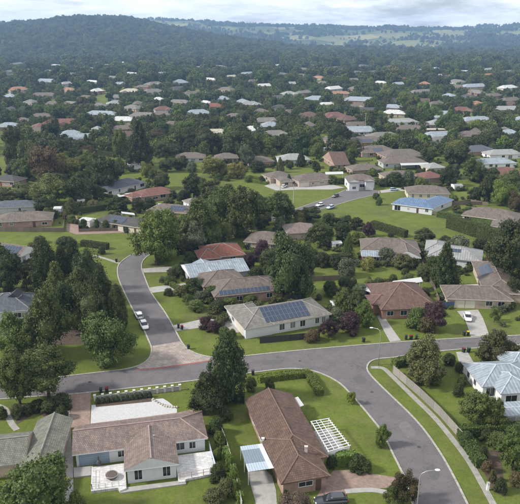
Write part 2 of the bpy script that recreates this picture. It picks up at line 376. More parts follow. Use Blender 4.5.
# ------------------------------------------------------------------ terrain
def sstep(a, b, x):
    t = min(1, max(0, (x - a) / (b - a))); return t * t * (3 - 2 * t)
def lerp_tab(tab, x):
    if x <= tab[0][0]: return tab[0][1]
    for (x0, y0), (x1, y1) in zip(tab, tab[1:]):
        if x <= x1:
            t = sstep(x0, x1, x); return y0 + (y1 - y0) * t
    return tab[-1][1]
HILL_NEAR = [(-2040, 89), (-1360, 117), (-1156, 106), (-952, 122), (-816, 141), (-653, 141), (-544, 128), (-422, 100), (-286, 79), (-163, 65), (-27, 43), (204, 13), (680, 5), (2040, 13)]
HILL_FAR = [(-3390, 123), (-1695, 143), (-339, 159), (0, 163), (395, 161), (678, 153), (1017, 156), (1299, 149), (1695, 153), (2034, 163), (3955, 163)]
def terrain(x, y):
    if y < 700: return 0.0
    z = lerp_tab(HILL_NEAR, x) * sstep(1750, 3050, y) * (1 - 0.75 * sstep(3200, 4000, y))
    z += lerp_tab(HILL_FAR, x) * sstep(3600, 5200, y) * 0.97
    k = sstep(900, 2300, y)
    z += k * (noise.fractal(Vector((x / 420, y / 420, 3.1)), 0.9, 2.1, 5) * 11 + noise.noise(Vector((x / 900, y / 900, 1.0))) * 10 + noise.noise(Vector((x / 110, y / 110, 5.0))) * 7)
    z += sstep(3000, 4200, y) * (noise.fractal(Vector((x / 800, y / 800, 9.3)), 0.9, 2.1, 4) * 26 - 4)
    z += 42 * math.exp(-((y - 3700 - 0.25 * x) / 260) ** 2) * sstep(200, 900, x) * (0.7 + 0.6 * noise.noise(Vector((x / 300, 2.2, 0))))
    return z + 5 * sstep(700, 1000, y)

def ground_material():
    m = bpy.data.materials.new('grass_ground'); m.use_nodes = True
    n = m.node_tree.nodes; l = m.node_tree.links; b = n['Principled BSDF']
    b.inputs['Roughness'].default_value = 0.95; b.inputs['Specular IOR Level'].default_value = 0.1
    g = n.new('ShaderNodeNewGeometry')
    def nz_(scale, det=6, ro=0.6):
        t = n.new('ShaderNodeTexNoise'); t.inputs['Scale'].default_value = scale; t.inputs['Detail'].default_value = det; t.inputs['Roughness'].default_value = ro
        l.new(g.outputs['Position'], t.inputs['Vector']); return t.outputs['Fac']
    def ramp(fac, p0, c0, p1, c1):
        r = n.new('ShaderNodeValToRGB'); r.color_ramp.elements[0].position = p0; r.color_ramp.elements[1].position = p1
        r.color_ramp.elements[0].color = (*c0, 1); r.color_ramp.elements[1].color = (*c1, 1); l.new(fac, r.inputs[0]); return r.outputs[0]
    def mixc(fac, a, c, mode='MIX'):
        x = n.new('ShaderNodeMixRGB'); x.blend_type = mode
        if isinstance(fac, float): x.inputs['Fac'].default_value = fac
        else: l.new(fac, x.inputs['Fac'])
        l.new(a, x.inputs['Color1']); l.new(c, x.inputs['Color2']); return x.outputs[0]
    lawn = ramp(nz_(0.20, 10, 0.78), 0.3, (0.072, 0.102, 0.019), 0.7, (0.140, 0.171, 0.037))
    fine = ramp(nz_(2.2, 9, 0.8), 0.25, (0.55, 0.60, 0.52), 0.75, (1.36, 1.32, 1.30))
    lawn = mixc(1.0, lawn, fine, 'MULTIPLY')
    dry = ramp(nz_(5.0, 4, 0.7), 0.3, (0.115, 0.108, 0.042), 0.7, (0.185, 0.168, 0.076))
    dm = ramp(nz_(0.22, 9, 0.75), 0.50, (0, 0, 0), 0.70, (0.8, 0.8, 0.8))
    lawn = mixc(dm, lawn, dry)
    # paddocks and woodland floor beyond the last houses
    vo = n.new('ShaderNodeTexVoronoi'); vo.inputs['Scale'].default_value = 0.0042; l.new(g.outputs['Position'], vo.inputs['Vector'])
    sepc = n.new('ShaderNodeSeparateColor'); l.new(vo.outputs['Color'], sepc.inputs[0])
    pad = n.new('ShaderNodeValToRGB'); cr = pad.color_ramp
    cr.elements[0].position = 0.0; cr.elements[0].color = (0.06, 0.085, 0.028, 1); cr.elements[1].position = 1.0; cr.elements[1].color = (0.27, 0.24, 0.11, 1)
    e = cr.elements.new(0.45); e.color = (0.13, 0.15, 0.05, 1)
    l.new(sepc.outputs[0], pad.inputs[0])
    padn = mixc(1.0, pad.outputs[0], ramp(nz_(0.02, 8), 0.3, (0.7, 0.7, 0.7), 0.7, (1.25, 1.25, 1.2)), 'MULTIPLY')
    sp_ = n.new('ShaderNodeSeparateXYZ'); l.new(g.outputs['Position'], sp_.inputs[0])
    mr = n.new('ShaderNodeMapRange'); mr.inputs[1].default_value = 900; mr.inputs[2].default_value = 1500; l.new(sp_.outputs['Y'], mr.inputs[0])
    rough = ramp(nz_(1.1, 7, 0.75), 0.3, (0.060, 0.066, 0.026), 0.72, (0.120, 0.118, 0.052))
    lawn = mixc(ramp(nz_(0.045, 7, 0.7), 0.50, (0, 0, 0), 0.64, (0.7, 0.7, 0.7)), lawn, rough)
    l.new(mixc(mr.outputs[0], lawn, padn), b.inputs['Base Color'])
    bp = n.new('ShaderNodeBump'); bp.inputs['Strength'].default_value = 0.5; bp.inputs['Distance'].default_value = 0.08
    l.new(nz_(9.0, 4), bp.inputs['Height']); l.new(bp.outputs[0], b.inputs['Normal'])
    return m

ys = [-200, 0, 200, 450, 690] + [690 + 22 * i for i in range(1, 20)] + [1130 + 32 * i for i in range(0, 70)] + [3370 + 62 * i for i in range(0, 44)]
NX = 150
V, F = [], []
for j, y in enumerate(ys):
    for i in range(NX + 1):
        x = (i / NX * 2 - 1) * (420 + 0.75 * max(y, 0))
        V.append((x, y, terrain(x, y)))
for j in range(len(ys) - 1):
    for i in range(NX):
        a = j * (NX + 1) + i
        F.append((a, a + 1, a + NX + 2, a + NX + 1))
g_ = ob('ground', mesh_from('ground', V, F, [ground_material()], smooth=True)); g_['kind'] = 'structure'

# ------------------------------------------------------------------ roads, kerbs, paths
def asphalt():
    m = mat('asphalt', (0.126, 0.117, 0.121), 0.9, 0.12, 0.35, 0.35, 60, coords='World')
    n = m.node_tree.nodes; l = m.node_tree.links; b = n['Principled BSDF']
    src = b.inputs['Base Color'].links[0].from_socket
    g = n.new('ShaderNodeNewGeometry')
    t = n.new('ShaderNodeTexNoise'); t.inputs['Scale'].default_value = 7; t.inputs['Detail'].default_value = 6; l.new(g.outputs['Position'], t.inputs['Vector'])
    r = n.new('ShaderNodeValToRGB'); r.color_ramp.elements[0].position = 0.3; r.color_ramp.elements[1].position = 0.7
    r.color_ramp.elements[0].color = (0.82, 0.82, 0.82, 1); r.color_ramp.elements[1].color = (1.16, 1.16, 1.16, 1); l.new(t.outputs['Fac'], r.inputs[0])
    x = n.new('ShaderNodeMixRGB'); x.blend_type = 'MULTIPLY'; x.inputs['Fac'].default_value = 1
    l.new(src, x.inputs['Color1']); l.new(r.outputs[0], x.inputs['Color2'])
    v = n.new('ShaderNodeTexVoronoi'); v.feature = 'DISTANCE_TO_EDGE'; v.inputs['Scale'].default_value = 0.28
    nn = n.new('ShaderNodeTexNoise'); nn.inputs['Scale'].default_value = 0.8; nn.inputs['Detail'].default_value = 6; l.new(g.outputs['Position'], nn.inputs['Vector'])
    va = n.new('ShaderNodeVectorMath'); va.operation = 'MULTIPLY_ADD'; va.inputs[1].default_value = (4, 4, 0); l.new(nn.outputs['Color'], va.inputs[0]); l.new(g.outputs['Position'], va.inputs[2])
    l.new(va.outputs[0], v.inputs['Vector'])
    r2 = n.new('ShaderNodeValToRGB'); r2.color_ramp.elements[0].position = 0.0; r2.color_ramp.elements[1].position = 0.02
    r2.color_ramp.elements[0].color = (0.72, 0.72, 0.72, 1); r2.color_ramp.elements[1].color = (1, 1, 1, 1); l.new(v.outputs['Distance'], r2.inputs[0])
    y = n.new('ShaderNodeMixRGB'); y.blend_type = 'MULTIPLY'; y.inputs['Fac'].default_value = 1
    l.new(x.outputs[0], y.inputs['Color1']); l.new(r2.outputs[0], y.inputs['Color2']); l.new(y.outputs[0], b.inputs['Base Color'])
    return m
ASPH = asphalt()

A_left = spline([(151, 346), (143, 328), (133, 310), (121, 285), (117.5, 273), (119, 264.5), (127, 257.5), (140, 251), (162, 244), (190, 236), (225, 228.5), (262, 218.5), (291, 210.5), (313, 203), (331, 197.5), (340, 192.5), (348, 189.3), (360, 188.7), (373, 189.3)], 4)
A_right = spline([(181, 341), (166, 314), (152, 294), (145, 278), (141.5, 266), (146, 257.5), (160, 250), (185, 242.5), (215, 235), (245, 227.5), (280, 219), (303, 213.5), (330, 207), (353, 200), (367, 196.8), (378, 193.8), (379, 191)], 4)
road_a = sheet('road', A_left + A_right[::-1], 0.02, ASPH, 'grey asphalt side street running up to the turning circle')
B_top_l = spline([(-60, 391), (0, 384.5), (60, 377), (100, 372.3), (125, 369.2), (140, 365), (149, 358.5), (151.5, 351), (151, 346)], 4)
B_top_r = spline([(181, 341), (187, 348.5), (197, 353.8), (212, 357), (238, 356.6), (278, 352.5), (330, 347.7), (407, 341.6), (476, 337.6), (560, 333.5)], 4)
C_left = spline([(-60, 406), (0, 399.3), (66, 394.6), (104, 391), (180, 382.5), (252, 372.8), (285, 369), (304, 369.5), (321, 373.5), (340, 383.5), (354, 398), (368, 414), (382, 432), (392.5, 453), (401, 470), (405, 479), (411, 498), (416, 520), (419, 545)], 4)
C_right = spline([(487, 545), (466, 501), (454, 477), (441, 454), (425, 431), (409, 413), (384, 389), (370.5, 375), (367, 368), (370, 362), (378, 359), (393, 357.6), (412, 354.6), (445, 350.7), (520, 345), (560, 342)], 4)
poly_b = [p for p in B_top_l if True] + [p for p in B_top_r] + C_right[::-1] + C_left[::-1]
sheet('road', poly_b, 0.02, ASPH, 'grey asphalt through street with its branch curving down to the right')
sheet('road_threshold', [(151.2, 346), (181, 341), (187, 348.5), (197, 353.8), (211, 357), (208, 361), (150, 368.3), (141, 369.5), (136, 366.8), (143.5, 363.3), (149.2, 358), (151.8, 351)], 0.03, PAVER2, 'pale paved threshold at the mouth of the side street')
strip('red_threshold_band', [(136, 370), (150, 369), (180, 365.2), (212, 360.5)], 0.55, 0.0, 0.036, REDSTRIP)
for nm, pts in (('a', A_left), ('b', A_right), ('c', B_top_l), ('d', B_top_r), ('e', C_left), ('f', C_right)):
    o = strip('kerb', pts, 0.34, -0.05, 0.12, KERBM)
    gsign = 1
# footpath beside the curving branch
strip('footpath', spline([(371, 367.5), (383, 368.3), (392, 376), (415, 398.5), (435, 418), (454, 441), (470.5, 463.5), (491, 500), (515, 545)], 4), 1.05, -0.02, 0.05, FOOTM)
strip('footpath', spline([(120, 263.5), (98, 256.5), (88, 256)], 4), 1.1, -0.02, 0.04, FOOTM)
strip('footpath', spline([(-5, 404.5), (5, 409), (8, 416), (12, 424), (17, 430)], 4), 1.1, -0.02, 0.04, FOOTM)
# driveways and paved yards
sheet('driveway', [(71, 394.4), (91, 392.3), (90.5, 403), (90, 424), (70.5, 428.5), (70.5, 410)], 0.05, PAVER, 'brown brick driveway beside the gravel forecourt')
sheet('gravel_forecourt', [(91.5, 405), (163, 398.3), (169, 402), (177, 409), (177, 415), (90.5, 424)], 0.06, GRAVEL)
strip('brick_edging', [(76, 430.5), (90, 426.3), (135, 420.8), (178, 415.2), (196, 411)], 1.6, 0.0, 0.07, PAVER)
sheet('side_path', [(66, 396), (70, 395.6), (70.3, 430), (73, 456), (73.5, 500), (69, 510), (65, 500), (64.6, 440)], 0.04, CONC)
sheet('driveway', [(318, 520), (317, 496), (325, 481), (334, 470), (352, 470), (378, 474.5), (405, 478.5), (407, 484), (396, 487), (372, 489), (345, 491), (336, 520)], 0.05, PAVER, 'brown brick driveway beside the brown tiled house')
strip('footpath', spline([(345, 491.5), (372, 490), (392, 493.5), (396, 491)], 3), 1.0, -0.02, 0.07, CONC)
sheet('driveway', [(247, 472), (266, 470), (272, 476), (276, 490), (279, 530), (262, 530), (255, 500)], 0.045, CONC, 'grey concrete slab below the carport')
sheet('driveway', [(172.5, 325.5), (200, 319.5), (226, 318.5), (240, 327), (244, 331), (236, 333), (222, 326.5), (206, 327), (175.5, 331)], 0.045, CONC, 'concrete driveway of the white house with solar panels')
sheet('driveway', [(377, 316), (383, 314.5), (392, 328), (401, 340.5), (390, 341.8), (384, 331)], 0.045, CONC, 'long concrete driveway left of the pinkish brown roof')
sheet('driveway', [(457, 311), (478, 309.5), (483, 318), (489.5, 335.5), (471, 336.8), (466, 322)], 0.045, CONC, 'double concrete driveway before the cream garage doors')
sheet('driveway', [(456, 352), (467, 351), (476, 366), (470, 378), (462, 372), (459, 362)], 0.045, CONC, 'concrete driveway left of the blue grey metal roof')
sheet('driveway', [(141.2, 268.6), (162, 267), (186, 265), (190, 274), (166, 272), (142.6, 272.6)], 0.045, CONC, 'grey driveway left of the blue grey metal roof by the side street')
sheet('driveway', [(148.6, 287.6), (170, 284.5), (186, 283), (196, 285), (182, 289), (151.2, 293)], 0.045, CONC, 'narrow pale driveway left of the brown house with panels')
sheet('driveway', [(66.5, 216), (77, 216), (79, 231.5), (137, 229), (137, 232.3), (76, 234.5), (66.5, 231)], 0.045, PAVER, 'brick lane joining the long green reserve')
sheet('driveway', [(264, 186), (270, 183.5), (318, 181.8), (330, 184), (345, 187.5), (332, 189.5), (300, 189.5), (276, 190.5)], 0.045, CONC, 'broad pale forecourt above the green reserve')
sheet('driveway', [(348, 187), (364, 186.5), (366, 190), (346, 191)], 0.045, CONC, 'pale driveway of the two storey gabled house')
sheet('driveway', [(380, 190.5), (396, 188), (420, 188.5), (420, 191), (398, 191), (381, 193)], 0.045, CONC, 'driveway running right from the turning circle')
sheet('driveway', [(318, 140), (326, 136), (334, 148), (322, 152)], 0.045, CONC, 'far grey street seen between dark trees')
sheet('garden_bed', [(9, 408), (30, 402), (66, 401), (66, 428), (56, 421), (36, 413), (17, 424)], 0.035, MULCH)
sheet('garden_bed', [(197, 317), (214, 315), (228, 322), (222, 325), (205, 327), (196, 324)], 0.03, MULCH)
sheet('garden_bed', [(60, 262), (100, 264), (112, 290), (118, 320), (108, 338), (84, 344), (40, 345)], 0.03, MULCH)
sheet('garden_bed', [(95, 402), (150, 396), (152, 401.5), (96, 407)], 0.065, MULCH)
sheet('garden_bed', [(483, 448), (500, 452), (506, 498), (492, 490), (480, 462)], 0.03, MULCH)

# repairs, manholes and drains in the road
PATCH = mat('asphalt_patch', (0.102, 0.097, 0.101), 0.9, 0.15, 1.2, 0.3, 50, coords='World'); PATCH2 = mat('asphalt_pale_patch', (0.142, 0.134, 0.136), 0.9, 0.15, 1.2, 0.3, 50, coords='World')
for pts, m_ in (([(262, 361), (279, 359.4), (282, 363), (265, 364.8)], PATCH), ([(352, 377), (360, 374.5), (367, 381), (358, 384)], PATCH), ([(398, 425), (406, 421), (416, 433), (408, 438)], PATCH2), ([(124, 284), (131, 283.5), (134, 291), (127, 292)], PATCH2), ([(30, 388), (52, 385.5), (54, 388), (31, 390.6)], PATCH2), ([(426, 468), (433, 464), (440, 476), (432, 480)], PATCH), ([(455, 343), (473, 341.8), (475, 344), (457, 345.4)], PATCH), ([(155, 325), (163, 323), (167, 329), (158, 331)], PATCH)):
    sheet('road_patch', spline(pts + [pts[0]], 3)[:-1], 0.026, m_)
for x, y in ((300, 361), (372, 392), (419, 447), (135, 300), (225, 364), (90, 382)):
    o = ob('manhole_cover', MB().tube([(0, 0, 0), (0, 0, 0.032)], [0.33, 0.33], 16).mesh('manhole_cover', mat('cast_iron', (0.05, 0.05, 0.052), 0.6, 0.2)), loc=at(x, y)); o['kind'] = 'structure'
# ------------------------------------------------------------------ houses
FOOT = []      # (x, y, radius) ground taken by houses, kept free of filler trees
MC = {}
def window_mesh(w, h):
    k = ('win', round(w, 2), round(h, 2))
    if k not in MC:
        f = MB(); t = 0.07
        f.box(-w/2 - t, -w/2, -0.06, 0.05, -t, h + t); f.box(w/2, w/2 + t, -0.06, 0.05, -t, h + t)
        f.box(-w/2, w/2, -0.06, 0.05, h, h + t); f.box(-w/2, w/2, -0.06, 0.07, -t, 0)
        f.box(-0.025, 0.025, -0.06, 0.035, 0, h)
        MC[k] = (f.mesh('window', TRIM['white']), MB().box(-w/2, w/2, -0.05, 0.015, 0, h).mesh('pane', GLASS))
    return MC[k]
def door_mesh(kind):
    if kind not in MC:
        b = MB()
        if kind == 'garage':
            for i in range(5): b.box(-2.4, 2.4, -0.05, 0.03, 0.05 + i * 0.43, 0.05 + i * 0.43 + 0.41)
            b.box(-2.42, 2.42, -0.05, 0.0, 0.03, 2.22)
            MC[kind] = b.mesh('garage_door', GARAGE)
        else:
            b.box(-0.45, 0.45, -0.05, 0.03, 0.03, 2.05); b.box(-0.3, 0.3, 0.0, 0.045, 1.1, 1.9); b.box(-0.3, 0.3, 0.0, 0.045, 0.2, 0.9)
            MC[kind] = b.mesh('door', mat('door_paint', (0.10, 0.06, 0.045), 0.5, 0.1))
    return MC[kind]
def panel_mesh():
    if 'panel' not in MC:
        b = MB(); b.box(-0.5, 0.5, -0.82, 0.82, 0, 0.04, 1)
        for i in range(3):
            for j in range(5): b.box(-0.47 + i * 0.317, -0.47 + i * 0.317 + 0.30, -0.79 + j * 0.318, -0.79 + j * 0.318 + 0.30, 0.03, 0.045, 0)
        MC['panel'] = b.mesh('solar_panel', mat('solar_cell', (0.022, 0.034, 0.066), 0.35, 0.15, 1, spec=0.45), mat('solar_frame', (0.20, 0.22, 0.25), 0.4, 0.1))
    return MC['panel']

class Wing: pass
def wing(p0, p1, W, ze=2.7, axis='u', e0='hip', e1='hip', pitch=23, over=0.5, px=True, z0=0.0):
    """front eave from p0 (left) to p1 (right) seen from the camera, W metres deep, going away"""
    w = Wing()
    a, b = (at(*p0, ze + z0), at(*p1, ze + z0)) if px else (Vector((*p0, ze)), Vector((*p1, ze)))
    a.z = b.z = 0
    w.L = (b - a).length; w.u = (b - a).normalized(); w.v = Vector((-w.u.y, w.u.x, 0)); w.W = W; w.p = a; w.ze = ze
    w.axis, w.e0, w.e1, w.t, w.over = axis, e0, e1, math.tan(math.radians(pitch)), over
    if axis == 'u': w.o, w.a, w.b, w.la, w.lb = a, w.u, w.v, w.L, W
    else: w.o, w.a, w.b, w.la, w.lb = b, w.v, -w.u, W, w.L
    w.in0 = min(w.lb / 2, w.la / 2 - 0.02) if e0 == 'hip' else 0.0
    w.in1 = min(w.lb / 2, w.la / 2 - 0.02) if e1 == 'hip' else 0.0
    w.rise = w.lb / 2 * w.t
    w.c = a + w.u * w.L / 2 + w.v * W / 2
    return w
def P(w, s, t, z): return w.o + w.a * s + w.b * t + Vector((0, 0, z))
def roof_mesh(w, ref, roof, trim, gable):
    ze, la, lb = w.ze, w.la, w.lb
    th = 0.2
    c = [P(w, 0, 0, ze), P(w, la, 0, ze), P(w, la, lb, ze), P(w, 0, lb, ze)]
    r0, r1 = P(w, w.in0, lb / 2, ze + w.rise), P(w, la - w.in1, lb / 2, ze + w.rise)
    d = [x - Vector((0, 0, th)) for x in c]
    V, F, M, UV = [], [], [], []
    def face(pts, m, o=None, ax=None):
        i = len(V); V.extend([p - ref for p in pts]); F.append(tuple(range(i, i + len(pts)))); M.append(m)
        if o is None: UV.extend([(0, 0)] * len(pts))
        else:
            nrm = (pts[1] - pts[0]).cross(pts[2] - pts[1]).normalized(); up = nrm.cross(ax).normalized()
            UV.extend([((p - o).dot(ax), (p - o).dot(up)) for p in pts])
    face([c[0], c[1], r1, r0], 0, c[0], w.a)
    face([c[2], c[3], r0, r1], 0, c[2], -w.a)
    if w.e0 == 'hip': face([c[3], c[0], r0], 0, c[3], -w.b)
    else: face([c[3], c[0], r0], 2)
    if w.e1 == 'hip': face([c[1], c[2], r1], 0, c[1], w.b)
    else: face([c[1], c[2], r1], 2)
    for i in range(4): face([d[i], d[(i + 1) % 4], c[(i + 1) % 4], c[i]], 1)
    face([d[3], d[2], d[1], d[0]], 1)
    return mesh_from('roof', V, F, [ROOF[roof], TRIM[trim], WALL[gable]], M, UV)
CAPM = {}
def ridge_caps(w, ref, parent, roofname):
    if roofname not in CAPM:
        src = {'brown': (0.15, 0.10, 0.08), 'mauve': (0.30, 0.22, 0.20), 'pink': (0.2, 0.12, 0.10), 'grey': (0.25, 0.24, 0.225), 'greygreen': (0.22, 0.22, 0.19), 'metal': (0.4, 0.44, 0.49), 'greybrown': (0.2, 0.165, 0.15)}.get(roofname, (0.2, 0.19, 0.18))
        CAPM[roofname] = mat('ridge_cap_' + roofname, src, 0.8, 0.25, 1.2)
    r0, r1 = P(w, w.in0, w.lb / 2, w.ze + w.rise), P(w, w.la - w.in1, w.lb / 2, w.ze + w.rise)
    c = [P(w, 0, 0, w.ze), P(w, w.la, 0, w.ze), P(w, w.la, w.lb, w.ze), P(w, 0, w.lb, w.ze)]
    segs = [(r0, r1)]
    if w.e0 == 'hip': segs += [(c[0], r0), (c[3], r0)]
    if w.e1 == 'hip': segs += [(c[1], r1), (c[2], r1)]
    for a, b in segs:
        if (b - a).length < 0.4: continue
        b_ = MB().tube([a - ref, b - ref], [0.13, 0.13], 6)
        ob('ridge_cap', b_.mesh('ridge_cap', CAPM[roofname]), parent)
def side_frame(w, side):
    """origin, direction along, outward normal, length of a wall (walls sit inside the eaves)"""
    k = w.over
    if side == 'f': return w.p + w.u * k + w.v * k, w.u, -w.v, w.L - 2 * k
    if side == 'b': return w.p + w.u * (w.L - k) + w.v * (w.W - k), -w.u, w.v, w.L - 2 * k
    if side == 'l': return w.p + w.u * k + w.v * (w.W - k), -w.v, -w.u, w.W - 2 * k
    return w.p + w.u * (w.L - k) + w.v * k, w.v, w.u, w.W - 2 * k
def on_wall(root, ref, w, side, t, name, me, z, pane=None):
    o, d, nrm, ln = side_frame(w, side)
    p = o + d * (ln * t) - ref
    M = Matrix(((d.x, nrm.x, 0, p.x), (d.y, nrm.y, 0, p.y), (d.z, nrm.z, 1, z), (0, 0, 0, 1)))
    x = ob(name, me, root, mtx=M)
    if pane: ob('pane', pane, x)
    return x
def house(wings, roof, wall='cream', trim='cream', gable=None, label=None, short=None, openings=(), caps=False, name='house', cat='house', group='houses of the suburb', roofs=None, phrase=None, lowz=-0.2, gz=0.0):
    """wings become wall + roof parts; openings: (wing, side, t, kind, ...) with kind 'win' (w, h, sill), 'door' or 'garage'"""
    ref = wings[0].c.copy(); ref.z = 0
    root = empty(name, ref + Vector((0, 0, gz)))
    for i, w in enumerate(wings):
        w.ze += 0.004 * i
        k = w.over
        b = []
        q = [w.p + w.u * k + w.v * k, w.p + w.u * (w.L - k) + w.v * k, w.p + w.u * (w.L - k) + w.v * (w.W - k), w.p + w.u * k + w.v * (w.W - k)]
        top = w.ze - 0.19
        V = [x - ref + Vector((0, 0, lowz)) for x in q] + [x - ref + Vector((0, 0, top)) for x in q]
        F = [(0, 1, 5, 4), (1, 2, 6, 5), (2, 3, 7, 6), (3, 0, 4, 7), (4, 5, 6, 7)]
        ob('wall', mesh_from('wall', V, F, [WALL[wall]]), root)
        rn = roofs[i] if roofs else roof
        ob('roof', roof_mesh(w, ref, rn, trim, gable or wall), root)
        if caps: ridge_caps(w, ref, root, rn)
        cc = w.c; FOOT.append((cc.x, cc.y, 0.5 * math.hypot(w.L, w.W) * 0.85, gz))
    for op in openings:
        w = wings[op[0]]; side, t, kind = op[1], op[2], op[3]
        if kind == 'win':
            ww, hh, sill = (op[4:] + (1.6, 1.2, 0.9)[len(op[4:]):]) if len(op) > 4 else (1.6, 1.2, 0.9)
            fm, pm = window_mesh(ww, hh)
            on_wall(root, ref, w, side, t, 'window', fm, sill, pm)
        elif kind == 'door': on_wall(root, ref, w, side, t, 'door', door_mesh('door'), 0)
        else: on_wall(root, ref, w, side, t, 'garage_door', door_mesh('garage'), 0)
    px, py = pix(ref + Vector((0, 0, 2 + gz)))
    if label: tag(root, label, cat, group)
    else: later(root, phrase or (ROOFWORD[roof] + ' roofed house'), cat, group, px, py)
    if short: mark(short, px, py)
    root['_ref'] = 0; del root['_ref']
    return root, ref
def slope_frame(w, side):
    """point at the eave's left end, along-eave axis, up-slope axis, normal, eave length, slope length for 'front' or 'back' (of the ridge)"""
    ct = 1 / math.sqrt(1 + w.t * w.t)
    if side == 'front': o, ax, up = P(w, 0, 0, w.ze), w.a, (w.b + Vector((0, 0, w.t))) * ct
    elif side == 'back': o, ax, up = P(w, w.la, w.lb, w.ze), -w.a, (-w.b + Vector((0, 0, w.t))) * ct
    elif side == 'end0': o, ax, up = P(w, 0, w.lb, w.ze), -w.b, (w.a + Vector((0, 0, w.t))) * ct
    else: o, ax, up = P(w, w.la, 0, w.ze), w.b, (-w.a + Vector((0, 0, w.t))) * ct
    return o, ax, up, ax.cross(up).normalized()
def solar(root, ref, w, side, s0, t0, cols, rows, turn=False):
    o, ax, up, nrm = slope_frame(w, side)
    dx, dy = (1.72, 1.08) if turn else (1.05, 1.70)
    for i in range(cols):
        for j in range(rows):
            p = o + ax * (s0 + (i + 0.5) * dx) + up * (t0 + (j + 0.5) * dy) + nrm * 0.07 - ref
            a_, u_ = (up, -ax) if turn else (ax, up)
            ob('solar_panel', panel_mesh(), root, mtx=Matrix(((a_.x, u_.x, nrm.x, p.x), (a_.y, u_.y, nrm.y, p.y), (a_.z, u_.z, nrm.z, p.z), (0, 0, 0, 1))))
def chimney(root, ref, p, z0, z1, m=None, sx=0.55, sy=0.4):
    b = MB().box(-sx/2, sx/2, -sy/2, sy/2, z0, z1); b.box(-sx/2 - 0.06, sx/2 + 0.06, -sy/2 - 0.06, sy/2 + 0.06, z1, z1 + 0.12)
    ob('chimney', b.mesh('chimney', m or WALL['brick']), root, loc=(p.x - ref.x, p.y - ref.y, 0))
def vent(root, ref, p, z):
    b = MB().tube([(0, 0, -0.4), (0, 0, 0.35), (0, 0, 0.36), (0, 0, 0.5)], [0.07, 0.07, 0.15, 0.12], 8)
    ob('roof_vent', b.mesh('roof_vent', STEEL), root, loc=(p.x - ref.x, p.y - ref.y, z))
def deck_box(root, ref, pts, z0, z1, m, name):
    W = [at(x, y, z1) for x, y in pts]
    n_ = len(W)
    V = [p - ref for p in W] + [Vector((p.x, p.y, z0)) - ref for p in W]
    F = [tuple(range(n_))] + [(i, i + n_, (i + 1) % n_ + n_, (i + 1) % n_) for i in range(n_)]
    me = mesh_from(name, V, F, [m])
    bm = bmesh.new(); bm.from_mesh(me); bmesh.ops.recalc_face_normals(bm, faces=bm.faces); bm.to_mesh(me); bm.free()
    return ob(name, me, root)
def awning(root, ref, pts, z, m, name='awning'):
    o = deck_box(root, ref, pts, z, z + 0.12, m, name)
    for x, y in pts:
        p = at(x, y, z).lerp(sum((at(a, b, z) for a, b in pts), Vector()) / len(pts), 0.05)
        ob('awning_post', boxmesh('awning_post', 0.1, 0.1, z, TRIM['white']), root, loc=(p.x - ref.x, p.y - ref.y, 0))
    return o
W4 = lambda i, s, ts, *k: [(i, s, t, 'win', *k) for t in ts]
# ------------------------------------------------------------------ near houses
b_ = MB()
for i in range(5): b_.box(-1.2, 1.2, -0.05, 0.03, 0.05 + i * 0.43, 0.05 + i * 0.43 + 0.41)
b_.box(-1.22, 1.22, -0.05, 0.0, 0.03, 2.22)
SINGLE_GARAGE = b_.mesh('garage_door', GARAGE)

# white gabled house, front left
w0 = wing((72, 455), (208, 438), 8.4, 2.7, 'u', 'gable', 'hip', 23)
w1 = wing((124, 471), (179, 464), 9.2, 2.75, 'v', 'gable', 'gable', 22, over=0.45)
h, ref = house([w0, w1], 'mauve', 'palegrey', 'white', 'palegrey', 'white rendered house with front gable and mauve brown tiled roof', 'white gabled house', caps=True, openings=
    W4(1, 'f', (0.22, 0.80), 1.15, 1.75, 0.55) + [(0, 'f', 0.135, 'garage'), (0, 'f', 0.345, 'win', 1.2, 1.1, 0.9), (0, 'f', 0.80, 'win', 1.5, 1.3, 0.8), (0, 'f', 0.90, 'win', 1.0, 1.2, 0.8), (0, 'r', 0.5, 'win'), (0, 'f', 0.42, 'door')])
for x_ in list(h.children):
    if x_.name.startswith('garage_door'):
        x_.data = x_.data.copy(); x_.data.materials.clear(); x_.data.materials.append(mat('blue_grey_door', (0.24, 0.30, 0.38), 0.4, 0.1))
vent(h, ref, at(154, 437, 4.0), 3.9)
pt = deck_box(h, ref, [(73.5, 467.5), (91, 466), (91, 475), (74, 477)], -0.1, 0.25, CONC, 'porch_slab')
pt = deck_box(h, ref, [(91.5, 467), (125, 463), (126.5, 488), (120, 490.5), (118, 487.5), (91, 491)], -0.1, 0.45, PAVERW, 'patio')
pt2 = deck_box(h, ref, [(174.5, 455.5), (210, 451), (216, 473), (186, 479), (185, 481.5), (178.5, 482)], -0.1, 0.4, PAVERW, 'patio')
deck_box(h, ref, [(119, 488), (179.5, 480.5), (186, 480.6), (186, 483.5), (121, 492.5)], -0.1, 0.2, CONC, 'plinth_step')
PINK = mat('pinkish_railing', (0.42, 0.28, 0.25), 0.6, 0.1)
def railing(parent, ref, pts, n, h_, z0, m):
    Wp = [at(x, y, z0) for x, y in pts]
    for a, b in zip(Wp, Wp[1:]):
        for i in range(n + 1):
            p = a.lerp(b, i / n) - ref
            ob('railing_post', boxmesh('railing_post', 0.09, 0.09, h_, m), parent, loc=p)
        for zz in (h_ * 0.5, h_ - 0.04):
            r_ = MB().tube([a - ref + Vector((0, 0, zz)), b - ref + Vector((0, 0, zz))], [0.035, 0.035], 4)
            ob('railing_bar', r_.mesh('railing_bar', m), parent)
railing(h, ref, [(180, 479.5), (215, 473)], 3, 1.1, 0.4, PINK)
railing(h, ref, [(92, 489), (119, 485.5)], 4, 0.9, 0.45, WHITEP)
railing(h, ref, [(92, 489), (92.5, 471)], 3, 0.9, 0.45, WHITEP)
gl = MB(); a, b = at(209, 447, 0.4) - ref, at(216, 471, 0.4) - ref
